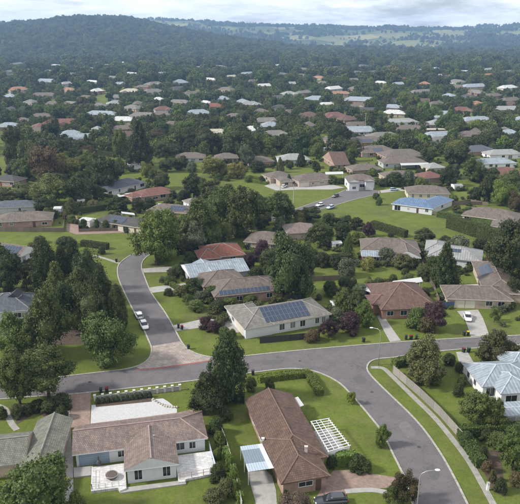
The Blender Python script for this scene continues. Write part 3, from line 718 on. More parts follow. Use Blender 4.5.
dd = (b - a).normalized(); nn = Vector((-dd.y, dd.x, 0)) * 0.02
gl.v = [tuple(a - nn), tuple(b - nn), tuple(b - nn + Vector((0, 0, 1.2))), tuple(a - nn + Vector((0, 0, 1.2))), tuple(a + nn), tuple(b + nn), tuple(b + nn + Vector((0, 0, 1.2))), tuple(a + nn + Vector((0, 0, 1.2)))]
gl.f = [(0, 1, 2, 3), (7, 6, 5, 4), (0, 4, 5, 1), (1, 5, 6, 2), (2, 6, 7, 3), (3, 7, 4, 0)]; gl.m = [0] * 6
ob('glass_screen', gl.mesh('glass_screen', mat('screen_glass', (0.42, 0.50, 0.60), 0.2, 0.05)), h)

# grey green tiled house at the left edge
w0 = wing((10, 490), (52.5, 487), 18.5, 2.7, 'v', 'hip', 'gable', 24)
w1 = wing((-34, 470), (26, 463), 9.0, 2.5, 'u', 'hip', 'gable', 24)
house([w0, w1], 'greygreen', 'tanbrick', 'grey', None, 'house with grey green tiled roof in the lower left corner', 'grey green tiled house', caps=True, openings=W4(0, 'r', (0.3, 0.6, 0.85)))

# brown tiled house, front centre
pa, pb = at(281, 484, 2.7), at(244, 399, 2.7); vv = (pb - pa).normalized(); uu = Vector((vv.y, -vv.x, 0)); pr = pa + vv * 4.5
w0 = wing((pr.x, pr.y), (pr.x + uu.x * 9.2, pr.y + uu.y * 9.2), 20.0, 2.7, 'v', 'hip', 'gable', 22, px=False)
w1 = wing((pa.x, pa.y), (pa.x + uu.x * 7.9, pa.y + uu.y * 7.9), 12.0, 2.69, 'v', 'hip', 'hip', 23, px=False)
h, ref = house([w0, w1], 'brown', 'brick', 'brown', None, 'brown brick house with long brown tiled roof, front centre', 'brown tiled house', caps=True, openings=
    [(1, 'f', 0.52, 'win', 2.2, 0.8, 1.2), (1, 'f', 0.82, 'door')] + W4(0, 'l', (0.25, 0.5, 0.72)) + W4(0, 'r', (0.35, 0.6, 0.85)))
chimney(h, ref, at(306, 452, 3.6), 3.0, 4.6, mat('pale_flue', (0.5, 0.45, 0.42), 0.7, 0.1), 0.45, 0.35)
chimney(h, ref, at(263, 441, 2.6), 1.0, 3.1, WHITEP, 0.4, 0.3)
o = deck_box(h, ref, [(289, 399.5), (298, 396.5), (304, 405), (294, 409)], 2.3, 2.42, ROOF['white'], 'porch_roof')

# white weatherboard house with solar panels, middle
w0 = wing((245, 329), (332, 314), 11.3, 2.8, 'u', 'hip', 'hip', 22)
w1 = wing((244.4, 329.4), (275, 324.2), 14.5, 2.76, 'v', 'hip', 'hip', 21)
h, ref = house([w0, w1], 'grey', 'palegrey', 'cream', None, 'white house with grey tiled hip roof and broad solar array, beside the through street', 'white house with solar array', caps=True, openings=
    W4(0, 'f', (0.42, 0.55, 0.67), 1.3, 1.5, 0.7) + [(0, 'f', 0.85, 'win', 1.0, 1.4, 0.8), (0, 'f', 0.93, 'win', 1.0, 1.4, 0.8), (1, 'l', 0.35, 'win'), (1, 'l', 0.7, 'garage')])
solar(h, ref, w0, 'front', 5.6, 0.75, 11, 3)
vent(h, ref, at(288, 303, 5.0), 4.9)
# brown tiled house behind with a strip of panels
w0 = wing((214, 297.5), (285, 290), 11.5, 2.7, 'u', 'hip', 'hip', 23)
w1 = wing((203, 287.5), (248, 282), 11.0, 2.64, 'u', 'hip', 'hip', 23)
h, ref = house([w0, w1], 'greybrown', 'brick', 'brown', None, 'brown brick house with long strip of solar panels above its front eave', 'brown house with panel strip', caps=True, openings=W4(0, 'f', (0.15, 0.35, 0.55, 0.8)) + [(1, 'l', 0.5, 'win')])
solar(h, ref, w0, 'front', 1.7, 0.5, 13, 1)
w0 = wing((190, 278), (250, 270.5), 12.0, 2.7, 'u', 'gable', 'gable', 17)
w1 = wing((204, 277), (222, 274.7), 13.0, 2.76, 'v', 'gable', 'gable', 20)
house([w0, w1], 'metal', 'grey', 'grey', 'white', 'house with blue grey ribbed metal roof and small gable, beside the side street', 'blue grey metal house', caps=True, openings=W4(0, 'l', (0.3, 0.7)) + W4(0, 'f', (0.2, 0.5, 0.8)))
w0 = wing((205, 258), (246, 254.5), 12, 2.7, 'u', 'hip', 'hip', 22)
w1 = wing((199, 259.5), (222, 257.5), 9, 2.6, 'u', 'hip', 'hip', 22)
house([w0, w1], 'red', 'brick', 'cream', None, 'house with red tiled hip roof behind the blue grey metal roof', 'red tiled house', caps=True, openings=W4(0, 'f', (0.3, 0.7)))
# pinkish brown tiled house right of the long driveway
w0 = wing((381, 310), (439, 308), 17.5, 2.7, 'u', 'hip', 'hip', 24)
w1 = wing((372, 305), (402, 303.5), 6.5, 2.64, 'u', 'hip', 'hip', 22)
h, ref = house([w0, w1], 'pink', 'redbrick', 'brown', None, 'low red brick house with pinkish brown tiled hip roof', 'pinkish brown roofed house', caps=True, openings=W4(0, 'f', (0.15, 0.4, 0.65)) + [(0, 'f', 0.82, 'win', 2.2, 1.4, 0.8)])
for q, w_ in (([(359.5, 288.5), (393, 282.5), (396, 288), (372, 292.5)], 2.75), ([(392.5, 281), (421, 277), (423, 281.5), (394, 286.5)], 3.0)):
    awning(h, ref, q, w_, ROOF['white'], 'patio_roof')
# L shaped brown house at right with cream garage doors
w0 = wing((446, 298.5), (514, 301), 9.5, 2.7, 'u', 'hip', 'hip', 23)
w1 = wing((484, 292), (524, 294.5), 25, 2.72, 'v', 'hip', 'hip', 22)
h, ref = house([w0, w1], 'greybrown', 'tanbrick', 'cream', None, 'L shaped brown tiled house with two cream garage doors', 'house with cream garage doors', caps=True, openings=[(0, 'f', 0.66, 'win'), (0, 'f', 0.85, 'win'), (1, 'l', 0.4, 'win'), (1, 'l', 0.7, 'win')])
for t in (0.20, 0.365): on_wall(h, ref, w0, 'f', t, 'garage_door', SINGLE_GARAGE, 0)
solar(h, ref, w1, 'back', 6.0, 1.0, 7, 2)
awning(h, ref, [(449.5, 285.5), (478, 284), (481, 288.5), (451.5, 290)], 2.9, ROOF['cream'], 'patio_roof')
# brown and white house higher on the right
w0 = wing((361, 250), (421, 252), 12, 2.7, 'u', 'hip', 'hip', 22)
w1 = wing((393, 257), (421.5, 258), 13, 2.74, 'v', 'gable', 'hip', 24)
w2 = wing((361.5, 256), (383, 256.5), 6, 2.5, 'u', 'gable', 'gable', 14)
house([w0, w1, w2], 'greybrown', 'redbrick', 'white', 'white', 'red brick house with grey brown tiles and white front gable', 'white gable brick house', caps=True, roofs=['greybrown', 'greybrown', 'metal'], openings=W4(2, 'f', (0.25, 0.75)) + [(1, 'f', 0.5, 'win', 2.4, 1.4, 0.7)])
w0 = wing((427, 256), (482, 262), 12, 2.7, 'u', 'hip', 'hip', 22)
w1 = wing((424.5, 250), (448, 252), 11, 2.66, 'v', 'hip', 'hip', 22)
h, ref = house([w0, w1], 'greymetal', 'palegrey', 'grey', None, 'pale grey metal roofed house behind the cone shaped tree', 'pale grey metal house', caps=True, openings=W4(0, 'f', (0.2, 0.5, 0.8)))
solar(h, ref, w0, 'front', 5.5, 3.2, 4, 1)
# blue grey metal house at the right edge
w0 = wing((482, 387), (545, 383.5), 9.8, 2.7, 'u', 'hip', 'hip', 22)
w1 = wing((500.5, 394), (540, 392), 9, 2.74, 'v', 'hip', 'hip', 22)
w2 = wing((500, 416.5), (548, 413.5), 4.6, 2.4, 'u', 'gable', 'gable', 5, over=0.35)
house([w0, w1, w2], 'metal', 'white', 'grey', None, 'white walled house with blue grey metal roof at the right edge', 'blue grey right edge house', caps=True, openings=[(0, 'f', 0.13, 'win', 1.6, 1.8, 0.3), (1, 'f', 0.3, 'win', 2.2, 1.5, 0.5), (2, 'f', 0.35, 'win', 3.0, 1.6, 0.3)] + W4(0, 'l', (0.25, 0.6), 1.0, 1.3, 0.8))
w0 = wing((509, 369.5), (560, 367), 8, 2.7, 'u', 'hip', 'hip', 22)
house([w0], 'metal', 'white', 'grey', None, 'second blue grey metal roof cut off by the right edge', None, caps=True)
# slate roofed house with dormer, left edge
w0 = wing((-22, 314), (31, 309.5), 11, 2.9, 'u', 'hip', 'hip', 27)
h, ref = house([w0], 'slate', 'palegrey', 'white', None, 'slate blue roofed house with a white dormer at the left edge', 'slate roofed house', caps=True, openings=W4(0, 'f', (0.5, 0.75, 0.9)))
p = at(14, 299.5, 4.2)
dm = MB(); dm.box(-1.1, 1.1, -0.2, 2.6, -0.6, 1.15)
d_ = ob('dormer', dm.mesh('dormer', WALL['white']), h, loc=(p.x - ref.x, p.y - ref.y, 3.9))
rv = [(-1.4, -0.45, 1.15), (1.4, -0.45, 1.15), (1.4, 3.2, 1.15), (-1.4, 3.2, 1.15), (0, -0.45, 2.1), (0, 3.2, 2.1)]
ob('dormer_roof', mesh_from('dormer_roof', rv, [(0, 3, 2, 1), (0, 4, 5, 3), (1, 2, 5, 4), (0, 1, 4), (2, 3, 5)], [ROOF['slate']], None, [(0, 0)] * 18), d_)
fm, pm = window_mesh(1.0, 0.9); x_ = ob('window', fm, d_, mtx=Matrix(((-1, 0, 0, 0), (0, -1, 0, -0.2), (0, 0, 1, 0.1), (0, 0, 0, 1)))); ob('pane', pm, x_)
# grey house with panels and white gable, left edge
w0 = wing((-14, 253), (18, 257.5), 9.5, 2.8, 'u', 'gable', 'gable', 24)
h, ref = house([w0], 'greybrown', 'white', 'white', 'white', 'grey brown roofed house with white gable end and solar panels, left edge', 'white gable end house', caps=True, openings=W4(0, 'r', (0.3, 0.7)) + W4(0, 'f', (0.5, 0.8)))
solar(h, ref, w0, 'front', 4.5, 1.2, 6, 2)

# ------------------------------------------------------------------ houses of the middle distance: (front eave left, right, depth, roof, wall, label, short, extras)
def fronts(w, i=0, garage=False):
    n_ = max(2, int(w.L / random.uniform(3.4, 4.6))); dk = random.randrange(n_); o = []
    for k in range(n_):
        t = (k + random.uniform(0.35, 0.65)) / n_
        if garage and k == 0 or random.random() < 0.12: continue
        if k == dk: o.append((i, 'f', t, 'door')); continue
        tall = random.random() < 0.3
        o.append((i, 'f', t, 'win', random.choice([0.9, 1.2, 1.8, 2.4]), 2.0 if tall else random.choice([0.9, 1.2, 1.4]), 0.1 if tall else random.choice([0.8, 1.0])))
    if garage: o.append((i, 'f', 2.8 / w.L, 'garage'))
    return o
def mid(p0, p1, W, roof, wall, label, short, e='hh', extra=None, garage=False, sol=None, ze=2.7, pitch=22, trim='cream'):
    E_ = {'h': 'hip', 'g': 'gable'}
    ws = [wing(p0, p1, W, ze, 'u', E_[e[0]], E_[e[1]], pitch)]
    if extra:
        for (q0, q1, W2, ax, e2) in extra: ws.append(wing(q0, q1, W2, ze - 0.05, ax, E_[e2[0]], E_[e2[1]], pitch))
    ops = fronts(ws[0], 0, garage)
    if len(ws) > 1: ops += [(1, 'f', 0.5, 'win')]
    ops += [(0, 'r', 0.5, 'win'), (0, 'l', 0.5, 'win')]
    h, ref = house(ws, roof, wall, trim, None, label, short, openings=ops)
    if sol: solar(h, ref, ws[0], *sol)
    return h, ref
mid((-9, 208), (36, 206.5), 9, 'slate', 'grey', 'long slate blue roof behind the brown tiled roof, left edge', 'long slate blue roof')
mid((-6, 222.5), (52, 219.5), 11, 'greybrown', 'brick', 'long brown tiled house beside the reserve fence at left', 'long brown reserve house', extra=[((-6, 222), (18, 221.4), 8, 'v', 'hh')])
h, ref = mid((92, 220.5), (141, 228), 9.5, 'dark', 'cream', 'dark roofed cream house with panels beside the brick lane', 'dark roofed cream house', sol=('front', 7, 0.8, 6, 2))
awning(h, ref, [(94, 218.3), (107, 220.2), (108, 222.2), (95, 220.4)], 2.5, ROOF['white'], 'awning')
awning(h, ref, [(121, 211.5), (134, 213), (135, 215), (122, 213.3)], 3.4, ROOF['white'], 'patio_roof')
mid((107, 191.5), (147, 182), 12, 'slate', 'palegrey', 'hip roofed slate blue house behind the red brown roof', 'slate blue hip house')
h, ref = mid((141, 197), (177, 192), 10.5, 'redbrown', 'brick', 'red brown tiled house right of the slate blue hip roof', 'red brown tiled house', extra=[((132, 198), (144, 195.8), 7, 'u', 'hh')])
awning(h, ref, [(117, 194.5), (132, 192.5), (134, 194.5), (119, 197)], 2.5, ROOF['white'], 'awning')
h, ref = mid((146, 210.5), (187, 213.5), 10, 'greybrown', 'brick', 'grey brown tiled house with white awnings and panels', 'house with white awnings', sol=('front', 9, 1.0, 6, 2))
awning(h, ref, [(158, 203.3), (172, 204.2), (172, 206.5), (158, 205.5)], 3.3, ROOF['white'], 'awning')
mid((190, 205), (206, 203), 9, 'grey', 'white', 'small grey roof between the reserve and tall round trees', None)
mid((243, 241.5), (281, 244.5), 12, 'greybrown', 'tanbrick', 'broad grey brown hip roof right of the red tiled roof', 'broad grey brown hip roof')
mid((287, 233.5), (319, 232), 11, 'mauve', 'tanbrick', 'mauve brown tiled roof below the parked cars of the turning circle', 'turning circle mauve roof')
h, ref = mid((391, 203.5), (433, 209), 11, 'blue', 'palegrey', 'bright blue metal roofed house with white walls', 'bright blue roofed house', e='hh', extra=[((432.5, 208.5), (454, 199.5), 9, 'u', 'hh')], trim='white')
mid((407, 193), (451, 194), 12, 'greybrown', 'cream', 'brown hip roofed house behind the bright blue roof', 'brown roof behind blue roof')
mid((461, 215), (519, 222.5), 13, 'greybrown', 'cream', 'long low grey brown roof behind the double hedge', 'long low hedged roof', extra=[((490, 226), (508, 228), 9, 'v', 'hh')])
mid((348, 180.5), (376, 180), 10, 'greybrown', 'palegrey', 'white two storey house with front gables above the turning circle', 'white two storey house', extra=[((348.5, 182.5), (360.5, 182.5), 9, 'v', 'gh'), ((365, 181.5), (375, 181.4), 8, 'v', 'gh')], ze=4.2, garage=True, trim='brown')
mid((385, 177.5), (417, 176.5), 11, 'greybrown', 'tanbrick', 'grey brown hip roof left of the red brown corner house', 'hip roof above blue roof')
mid((424, 178.5), (446, 177), 11, 'redbrown', 'brick', 'small red brown roof above the brown hip roof at right', 'small red brown roof')
h, ref = mid((383, 163.5), (428, 162.5), 11, 'greybrown', 'grey', 'grey brown house with a long white awning at right', 'house with long white awning')
awning(h, ref, [(400, 163.2), (428.5, 162.6), (429, 164.6), (401, 165.4)], 2.6, ROOF['white'], 'awning')
mid((362, 153), (399, 151.5), 15, 'greybrown', 'brick', 'brown roof with a hip, upper of the right hand rows', 'hipped brown row roof', sol=('front', 8, 1.2, 6, 2))
mid((386, 157.5), (429, 156), 16, 'greybrown', 'brick', 'long brown roof directly behind the long white awning', 'long brown row roof')
mid((350, 143), (388, 142), 15, 'greybrown', 'brick', 'grey brown roof with panels in the right hand rows', None, sol=('front', 8, 1.0, 8, 2))
mid((340, 132.5), (383, 131.5), 16, 'metal', 'grey', 'broad blue grey metal roof in the right hand rows', 'broad metal row roof')
mid((386, 123), (420, 122), 13, 'greymetal', 'palegrey', 'pale blue grey roof among the avenue trees', 'pale roof by the avenue')
mid((397, 129.5), (428, 129), 12, 'greybrown', 'brick', 'brown roof just below the pale roof by the avenue', None)
mid((425, 129.8), (447, 129.6), 8, 'cream', 'redbrick', 'orange brick house with a cream flat roof right of the avenue', 'cream roofed orange house', pitch=6)
mid((469, 152), (497, 150), 13, 'slate', 'brick', 'dark slate blue roof right of the big dark round tree', 'dark slate roof at right')
mid((490, 155), (525, 154), 11, 'greymetal', 'white', 'whitish grey metal roof at the right edge', None)
mid((476, 164.5), (518, 163), 11, 'metal', 'white', 'blue grey metal roof with white walls at right', 'blue grey roof at right edge')
mid((485, 177), (528, 174), 14, 'redbrown', 'brick', 'faded red roof at the right edge', 'faded red roof')
mid((465, 121.5), (496, 120), 14, 'metal', 'brick', 'long blue grey roof beyond the big dark tree', None)
mid((250, 162.5), (275, 161), 11, 'greybrown', 'brick', 'brown roofed house left of the pale metal roof above the reserve', 'brown house above the reserve', garage=True)
mid((280, 160.5), (311, 159.5), 13, 'greymetal', 'palegrey', 'pale metal roofed house behind the forecourt', 'pale metal forecourt house')
mid((270, 178.5), (294, 176.5), 11, 'greybrown', 'tanbrick', 'grey brown hip roofed house left of the broad forecourt', 'hip house by the forecourt', extra=[((280, 182), (294, 181.2), 9, 'v', 'hh')])
mid((299, 182), (337, 178.5), 12, 'greybrown', 'tanbrick', 'wide grey brown house with garage on the broad forecourt', 'wide house on the forecourt', garage=True)
h, ref = mid((334, 164.5), (350, 164), 24, 'brown', 'brick', 'brown gabled roof running back beside the far street', 'brown gabled roof', e='gg')
awning(h, ref, [(325, 172), (343, 171.5), (343.5, 174), (325.5, 174.5)], 3.1, ROOF['white'], 'awning')
mid((199, 134), (231, 133.5), 13, 'cream', 'cream', 'cream roofed house behind the dark trees of the reserve', 'cream roofed house')
mid((175, 158), (206, 157.5), 11, 'greybrown', 'grey', 'grey brown roof at the left end of the row above the reserve', None)
mid((215, 158.5), (239, 158), 11, 'greybrown', 'brick', 'grey brown roof behind the yellow green bushes', 'yellow bush roof', extra=[((213, 160), (224, 159.6), 8, 'u', 'hh')])
mid((227, 168.5), (243, 167.5), 9, 'redbrown', 'brick', 'small reddish roof peeping over the yellow green bushes', None)
mid((-10, 180), (14, 182), 10, 'dark', 'brick', 'dark roofed house below the brownish round trees at left', 'dark roofed house at left')
mid((36, 127.5), (49, 126.5), 13, 'redbrown', 'brick', 'red tiled roof left of the slate roof, left rows', None)
mid((60, 135.5), (85, 134), 13, 'metal', 'palegrey', 'blue grey roof among dark trees, left rows', 'left row blue grey roof')
mid((109, 129.5), (137, 129), 12, 'greybrown', 'brick', 'brown roof behind the tall thin tree', 'brown roof in left rows')
mid((345, 126.5), (378, 125.5), 13, 'greybrown', 'grey', 'grey brown roof above the broad metal row roof', None)
mid((371, 137.5), (403, 136.5), 13, 'grey', 'tanbrick', 'grey roof with trees on both sides, right hand rows', None)
mid((430, 142), (454, 141), 12, 'grey', 'brick', 'grey roof left of the dark slate roof at right', None)
mid((429, 168.5), (447, 167.5), 10, 'greymetal', 'cream', 'pale roof between the long white awning and the big dark round tree', None)
mid((352, 170.5), (383, 169), 11, 'greybrown', 'brick', 'grey brown roof behind the two storey house', None)
mid((326, 141), (341, 140), 12, 'greybrown', 'brick', 'small brown roof left of the right hand rows', None)
mid((128, 165), (148, 164), 9, 'white', 'white', 'white building glimpsed behind the big dark tree', None)

# ------------------------------------------------------------------ far houses: (x of left eave, right eave, y, depth, roof)
FAR = [(10, 31, 90, 16, 'orange'), (31, 54, 82, 18, 'metal'), (28, 57, 96, 16, 'greybrown'), (20, 32, 103, 14, 'grey'), (40, 76, 124, 16, 'redbrown'), (82, 115, 115, 15, 'metal'), (106, 134, 121, 14, 'white'), (125, 149, 117, 14, 'grey'), (149, 171, 115, 14, 'greybrown'),
       (119, 141, 92, 18, 'cream'), (97, 104, 91, 12, 'white'), (146, 166, 92, 14, 'grey'), (175, 191, 83, 20, 'metal'), (186, 214, 114, 14, 'metal'), (203, 223, 107, 14, 'red'), (197, 207, 103, 10, 'white'), (165, 188, 103, 14, 'grey'), (233, 250, 103, 16, 'metal'),
       (240, 263, 105, 14, 'greymetal'), (252, 268, 112, 12, 'greybrown'), (253, 283, 122, 14, 'grey'), (241, 258, 131, 12, 'white'), (304, 321, 100, 20, 'metal'), (325, 350, 117, 18, 'redbrown'), (329, 352, 94, 14, 'orange'), (318, 335, 105, 12, 'white'), (340, 371, 101, 20, 'metal'), (341, 360, 120, 14, 'pink'),
       (380, 406, 114, 14, 'white'), (451, 475, 111, 14, 'redbrown'), (466, 487, 87, 18, 'metal'), (476, 486, 104, 12, 'orange'), (494, 518, 110, 14, 'greymetal'), (508, 530, 121, 14, 'metal'), (300, 312, 93, 12, 'grey'), (283, 300, 84, 14, 'greymetal'), (258, 272, 86, 12, 'white'), (215, 230, 90, 14, 'greybrown'),
       (150, 164, 100, 12, 'white'), (60, 72, 104, 12, 'grey'), (76, 90, 98, 12, 'greybrown'), (5, 18, 110, 12, 'dark'), (0, 12, 97, 14, 'metal'), (415, 432, 92, 14, 'grey'), (440, 452, 96, 14, 'metal'), (490, 505, 96, 14, 'greybrown'), (505, 520, 88, 16, 'white'), (418, 430, 84, 14, 'orange'), (371, 384, 83, 14, 'white'),
       (350, 364, 80, 14, 'grey'), (62, 80, 75, 18, 'greybrown'), (0, 20, 76, 14, 'grey'), (84, 96, 82, 12, 'white'), (104, 116, 78, 14, 'grey'), (200, 214, 80, 14, 'white'), (228, 240, 77, 14, 'cream'), (244, 256, 74, 14, 'metal'), (310, 322, 78, 14, 'orange'), (158, 170, 74, 14, 'white'), (398, 410, 79, 14, 'redbrown'),
       (48, 58, 66, 16, 'white'), (14, 24, 64, 16, 'grey'), (100, 112, 66, 16, 'greymetal'), (118, 126, 63, 14, 'white'), (210, 222, 67, 16, 'grey'), (270, 280, 66, 16, 'white'), (330, 342, 68, 16, 'greybrown'), (455, 468, 72, 16, 'white'), (484, 496, 76, 16, 'orange'), (505, 516, 72, 16, 'grey'), (432, 444, 76, 14, 'greymetal'), (60, 70, 90, 12, 'orange'), (135, 147, 104, 12, 'greybrown'), (285, 297, 113, 12, 'greybrown'),
       (268, 284, 98, 12, 'dark'), (222, 236, 117, 12, 'greybrown'), (160, 176, 125, 13, 'greybrown'), (86, 100, 131, 12, 'greymetal'), (12, 26, 121, 12, 'greybrown'), (433, 447, 104, 13, 'greybrown'), (405, 420, 106, 13, 'grey'), (450, 463, 87, 13, 'greybrown'), (305, 318, 126, 12, 'greybrown'), (470, 482, 132, 12, 'greybrown'), (500, 515, 131, 12, 'grey')]
random.seed(5)
HX = [((a + b) / 2, y, (b - a) / 2) for a, b, y, _, _ in FAR] + [(*pix(Vector((x, y, 2))), 14) for x, y, r, z in FOOT]
for _ in range(1500):
    if len(FAR) > 152: break
    x, y = (random.uniform(0, 520) if random.random() < 0.6 else random.uniform(330, 520)), random.uniform(66, 140) if random.random() < 0.6 else random.uniform(84, 140); k = 640 / (66 / ((y - 40) / 640)) * random.uniform(15, 21); 
    if any(abs(x - a) < (k / 2 + r) * 1.05 and abs(y - b) < 4.2 for a, b, r in HX) or (y > 112 and 130 < x < 250 and y > 124) or (315 < x < 340 and y > 120): continue
    FAR.append((x - k / 2, x + k / 2, y, random.uniform(12, 16), random.choices(['greybrown', 'grey', 'metal', 'greymetal', 'dark', 'redbrown', 'cream', 'slate', 'white', 'brown'], [6, 5, 4, 3, 2, 1.6, 1, 1.5, 1, 2])[0])); HX.append((x, y, k / 2))
for (x0, x1, y, W, rf) in FAR:
    dy = random.uniform(-0.7, 0.7)
    gp = on_terrain((x0 + x1) / 2, y); gz = gp.z
    w = wing((x0, y + dy), (x1, y - dy), W * random.uniform(0.85, 1.1), 2.9, 'u', 'hip', random.choice(['hip', 'hip', 'gable']), 24, z0=gz)
    ws = [w]
    if random.random() < 0.5 and w.L > 15:
        k = random.choice([0.1, 0.5]); a = w.p + w.u * w.L * k - w.v * 2.5; b = a + w.u * min(9, w.L * 0.4)
        ws.append(wing((a.x, a.y), (b.x, b.y), w.W, 2.85, 'v', random.choice(['hip', 'gable']), 'hip', 24, px=False))
    house(ws, rf, random.choice(['brick', 'cream', 'tanbrick', 'brick', 'grey', 'tanbrick', 'redbrick']), random.choice(['cream', 'grey', 'brown', 'white']), openings=fronts(w), gz=gz, lowz=-2.5, group='houses among the far trees', phrase='far ' + ROOFWORD[rf].replace(' tiled', '') + ' roofed house')
# ------------------------------------------------------------------ vegetation
def uvsphere(c, r, rz, n=8, m=5, jit=0.12):
    V, F = [], []
    for i in range(m + 1):
        th = math.pi * i / m
        for j in range(n):
            ph = 2 * math.pi * j / n
            k = 1 + random.uniform(-jit, jit)
            V.append((c[0] + r * k * math.sin(th) * math.cos(ph), c[1] + r * k * math.sin(th) * math.sin(ph), c[2] + rz * k * math.cos(th)))
    for i in range(m):
        for j in range(n): F.append((i * n + j, (i + 1) * n + j, (i + 1) * n + (j + 1) % n, i * n + (j + 1) % n))
    return V, F
def leaves(cent, nrm, size):
    """one small bent quad per leaf spray, facing roughly along nrm"""
    n = len(cent)
    nrm = nrm + rng.normal(0, 0.55, (n, 3)); nrm /= np.linalg.norm(nrm, axis=1)[:, None] + 1e-9
    t = np.cross(nrm, rng.normal(0, 1, (n, 3))); t /= np.linalg.norm(t, axis=1)[:, None] + 1e-9
    b = np.cross(nrm, t)
    s = size * rng.uniform(0.6, 1.35, (n, 1))
    V = np.stack([cent - t * s * 0.5, cent + b * s * 0.42, cent + t * s * 0.62 - nrm * s * 0.12, cent - b * s * 0.42], 1).reshape(-1, 3)
    Fq = np.arange(4 * n).reshape(-1, 4)
    return V, Fq
def np_mesh(name, V, Fq, extraV=None, extraF=None):
    me = bpy.data.meshes.new(name)
    nv = len(V)
    if extraV is not None and len(extraV):
        V = np.vstack([V, np.array(extraV)]); Fq = np.vstack([Fq, np.array(extraF) + nv])
    me.vertices.add(len(V)); me.vertices.foreach_set('co', V.astype(np.float32).ravel())
    me.loops.add(Fq.size); me.loops.foreach_set('vertex_index', Fq.astype(np.int32).ravel())
    me.polygons.add(len(Fq)); me.polygons.foreach_set('loop_start', np.arange(0, Fq.size, 4, dtype=np.int32))
    me.polygons.foreach_set('use_smooth', np.zeros(len(Fq), dtype=bool))
    me.update(calc_edges=True); me.validate()
    return me
def crown(kind, nl, size, seed):
    """crown of unit height and unit width standing on z = 0"""
    random.seed(seed)
    cl = []          # clumps: centre, radius
    if kind in ('round', 'dense'):
        rd = kind == 'round'
        cz, rx, rz = (0.55, 0.30, 0.30) if rd else (0.50, 0.33, 0.34)
        for _ in range(11 if rd else 17):
            d = Vector((random.gauss(0, 1), random.gauss(0, 1), random.gauss(0.15, 1))).normalized(); k = random.uniform(0.55, 1.0) if rd else random.uniform(0.72, 1.0)
            lc = Vector((d.x * rx * k, d.y * rx * k, cz + d.z * rz * k)); lr = random.uniform(0.09, 0.19) if rd else random.uniform(0.09, 0.16)
            cl.append((tuple(lc), lr * 0.8))
            for _ in range(8):
                e_ = Vector((random.gauss(0, 1), random.gauss(0, 1), random.gauss(0.3, 1))).normalized()
                cl.append((tuple(lc + Vector((e_.x, e_.y, e_.z * 0.75)) * lr * random.uniform(0.75, 1.1)), random.uniform(0.035, 0.075)))
        cl.append(((0, 0, cz), 0.20 if rd else 0.28))
    elif kind == 'gum':
        for _ in range(34):
            a = random.uniform(0, 6.283); r = 0.40 * math.sqrt(random.random()); z = random.uniform(0.22, 0.90) - r * 0.2
            cl.append(((r * math.cos(a), r * math.sin(a), z), random.uniform(0.08, 0.14)))
    elif kind == 'cone':
        for i in range(64):
            z = 0.06 + 0.9 * (i / 64) ** 1.15; R = 0.43 * (1 - ((z - 0.06) / 0.96) ** 1.25) + 0.01; a = i * 2.4 + random.uniform(-0.4, 0.4)
            cl.append(((R * math.cos(a) * random.uniform(0.7, 1.05), R * math.sin(a) * random.uniform(0.7, 1.05), z), 0.05 + 0.09 * (1 - z)))
        for i in range(7): z = 0.12 + i * 0.115; cl.append(((0, 0, z), 0.34 * (1 - z) + 0.03))
    elif kind == 'column':
        for i in range(130):
            z = 0.05 + 0.92 * i / 130; R = random.uniform(0.30, 0.42) * math.sin(math.pi * min(1, (z * 0.86 + 0.16))) ** 0.7; a = i * 2.4 + random.uniform(-0.5, 0.5)
            cl.append(((R * math.cos(a), R * math.sin(a), z - 0.02), random.uniform(0.05, 0.085)))
        for i in range(8): z = 0.1 + i * 0.11; cl.append(((0, 0, z), 0.28 * math.sin(math.pi * min(1, (z * 0.86 + 0.16))) ** 0.8))
    else:   # shrub
        for _ in range(34):
            a = random.uniform(0, 6.283); e_ = random.random() ** 0.8; r = 0.38 * math.sqrt(1 - e_ * e_ * 0.9)
            cl.append(((r * math.cos(a), r * math.sin(a), 0.12 + 0.68 * e_), random.uniform(0.11, 0.17)))
        cl.append(((0, 0, 0.4), 0.36))
    cc = np.array([c for c, _ in cl]); rr = np.array([r for _, r in cl])
    pick = rng.choice(len(cl), nl, p=rr ** 2 / (rr ** 2).sum())
    d = rng.normal(0, 1, (nl, 3)); d[:, 2] += 0.35; d /= np.linalg.norm(d, axis=1)[:, None]
    rad = rr[pick][:, None] * np.where(rng.random((nl, 1)) < 0.22, rng.uniform(1.0, 1.55, (nl, 1)), rng.uniform(0.78, 1.15, (nl, 1)))
    c = cc[pick] + d * rad
    sr = 0.485 / np.percentile(np.hypot(c[:, 0], c[:, 1]), 97); lo_ = 0.0 if kind in ('shrub', 'column', 'cone') else (0.09 if kind != 'gum' else 0.14); z1_ = np.percentile(c[:, 2], 99.5); z0_ = np.percentile(c[:, 2], 1)
    kz = (0.985 - lo_) / (z1_ - z0_)
    c[:, :2] *= sr; c[:, 2] = lo_ + (c[:, 2] - z0_) * kz
    cl = [((p[0] * sr, p[1] * sr, lo_ + (p[2] - z0_) * kz), r * 0.5 * (sr + min(kz, sr * 1.2))) for p, r in cl]
    c[:, 2] = np.clip(c[:, 2], 0.005, 1.0)
    V, Fq = leaves(c, d, size)
    EV, EF = [], []
    n_, m_ = (8, 5) if nl > 1000 else (5, 3)
    for (p, r) in (cl if nl > 1000 else cl[::4] + cl[-1:]):
        kc = 0.62 if kind in ('column', 'cone') and r < 0.16 else 0.72; v, f = uvsphere(p, r * kc, r * kc * (0.6 if kind == 'column' and r < 0.16 else 1), n_, m_)
        k = len(EV); EV += [(x, y, max(0.0, z)) for x, y, z in v]; EF += [tuple(i + k for i in q) for q in f]
    return np_mesh('crown_' + kind, V, Fq, EV, EF)
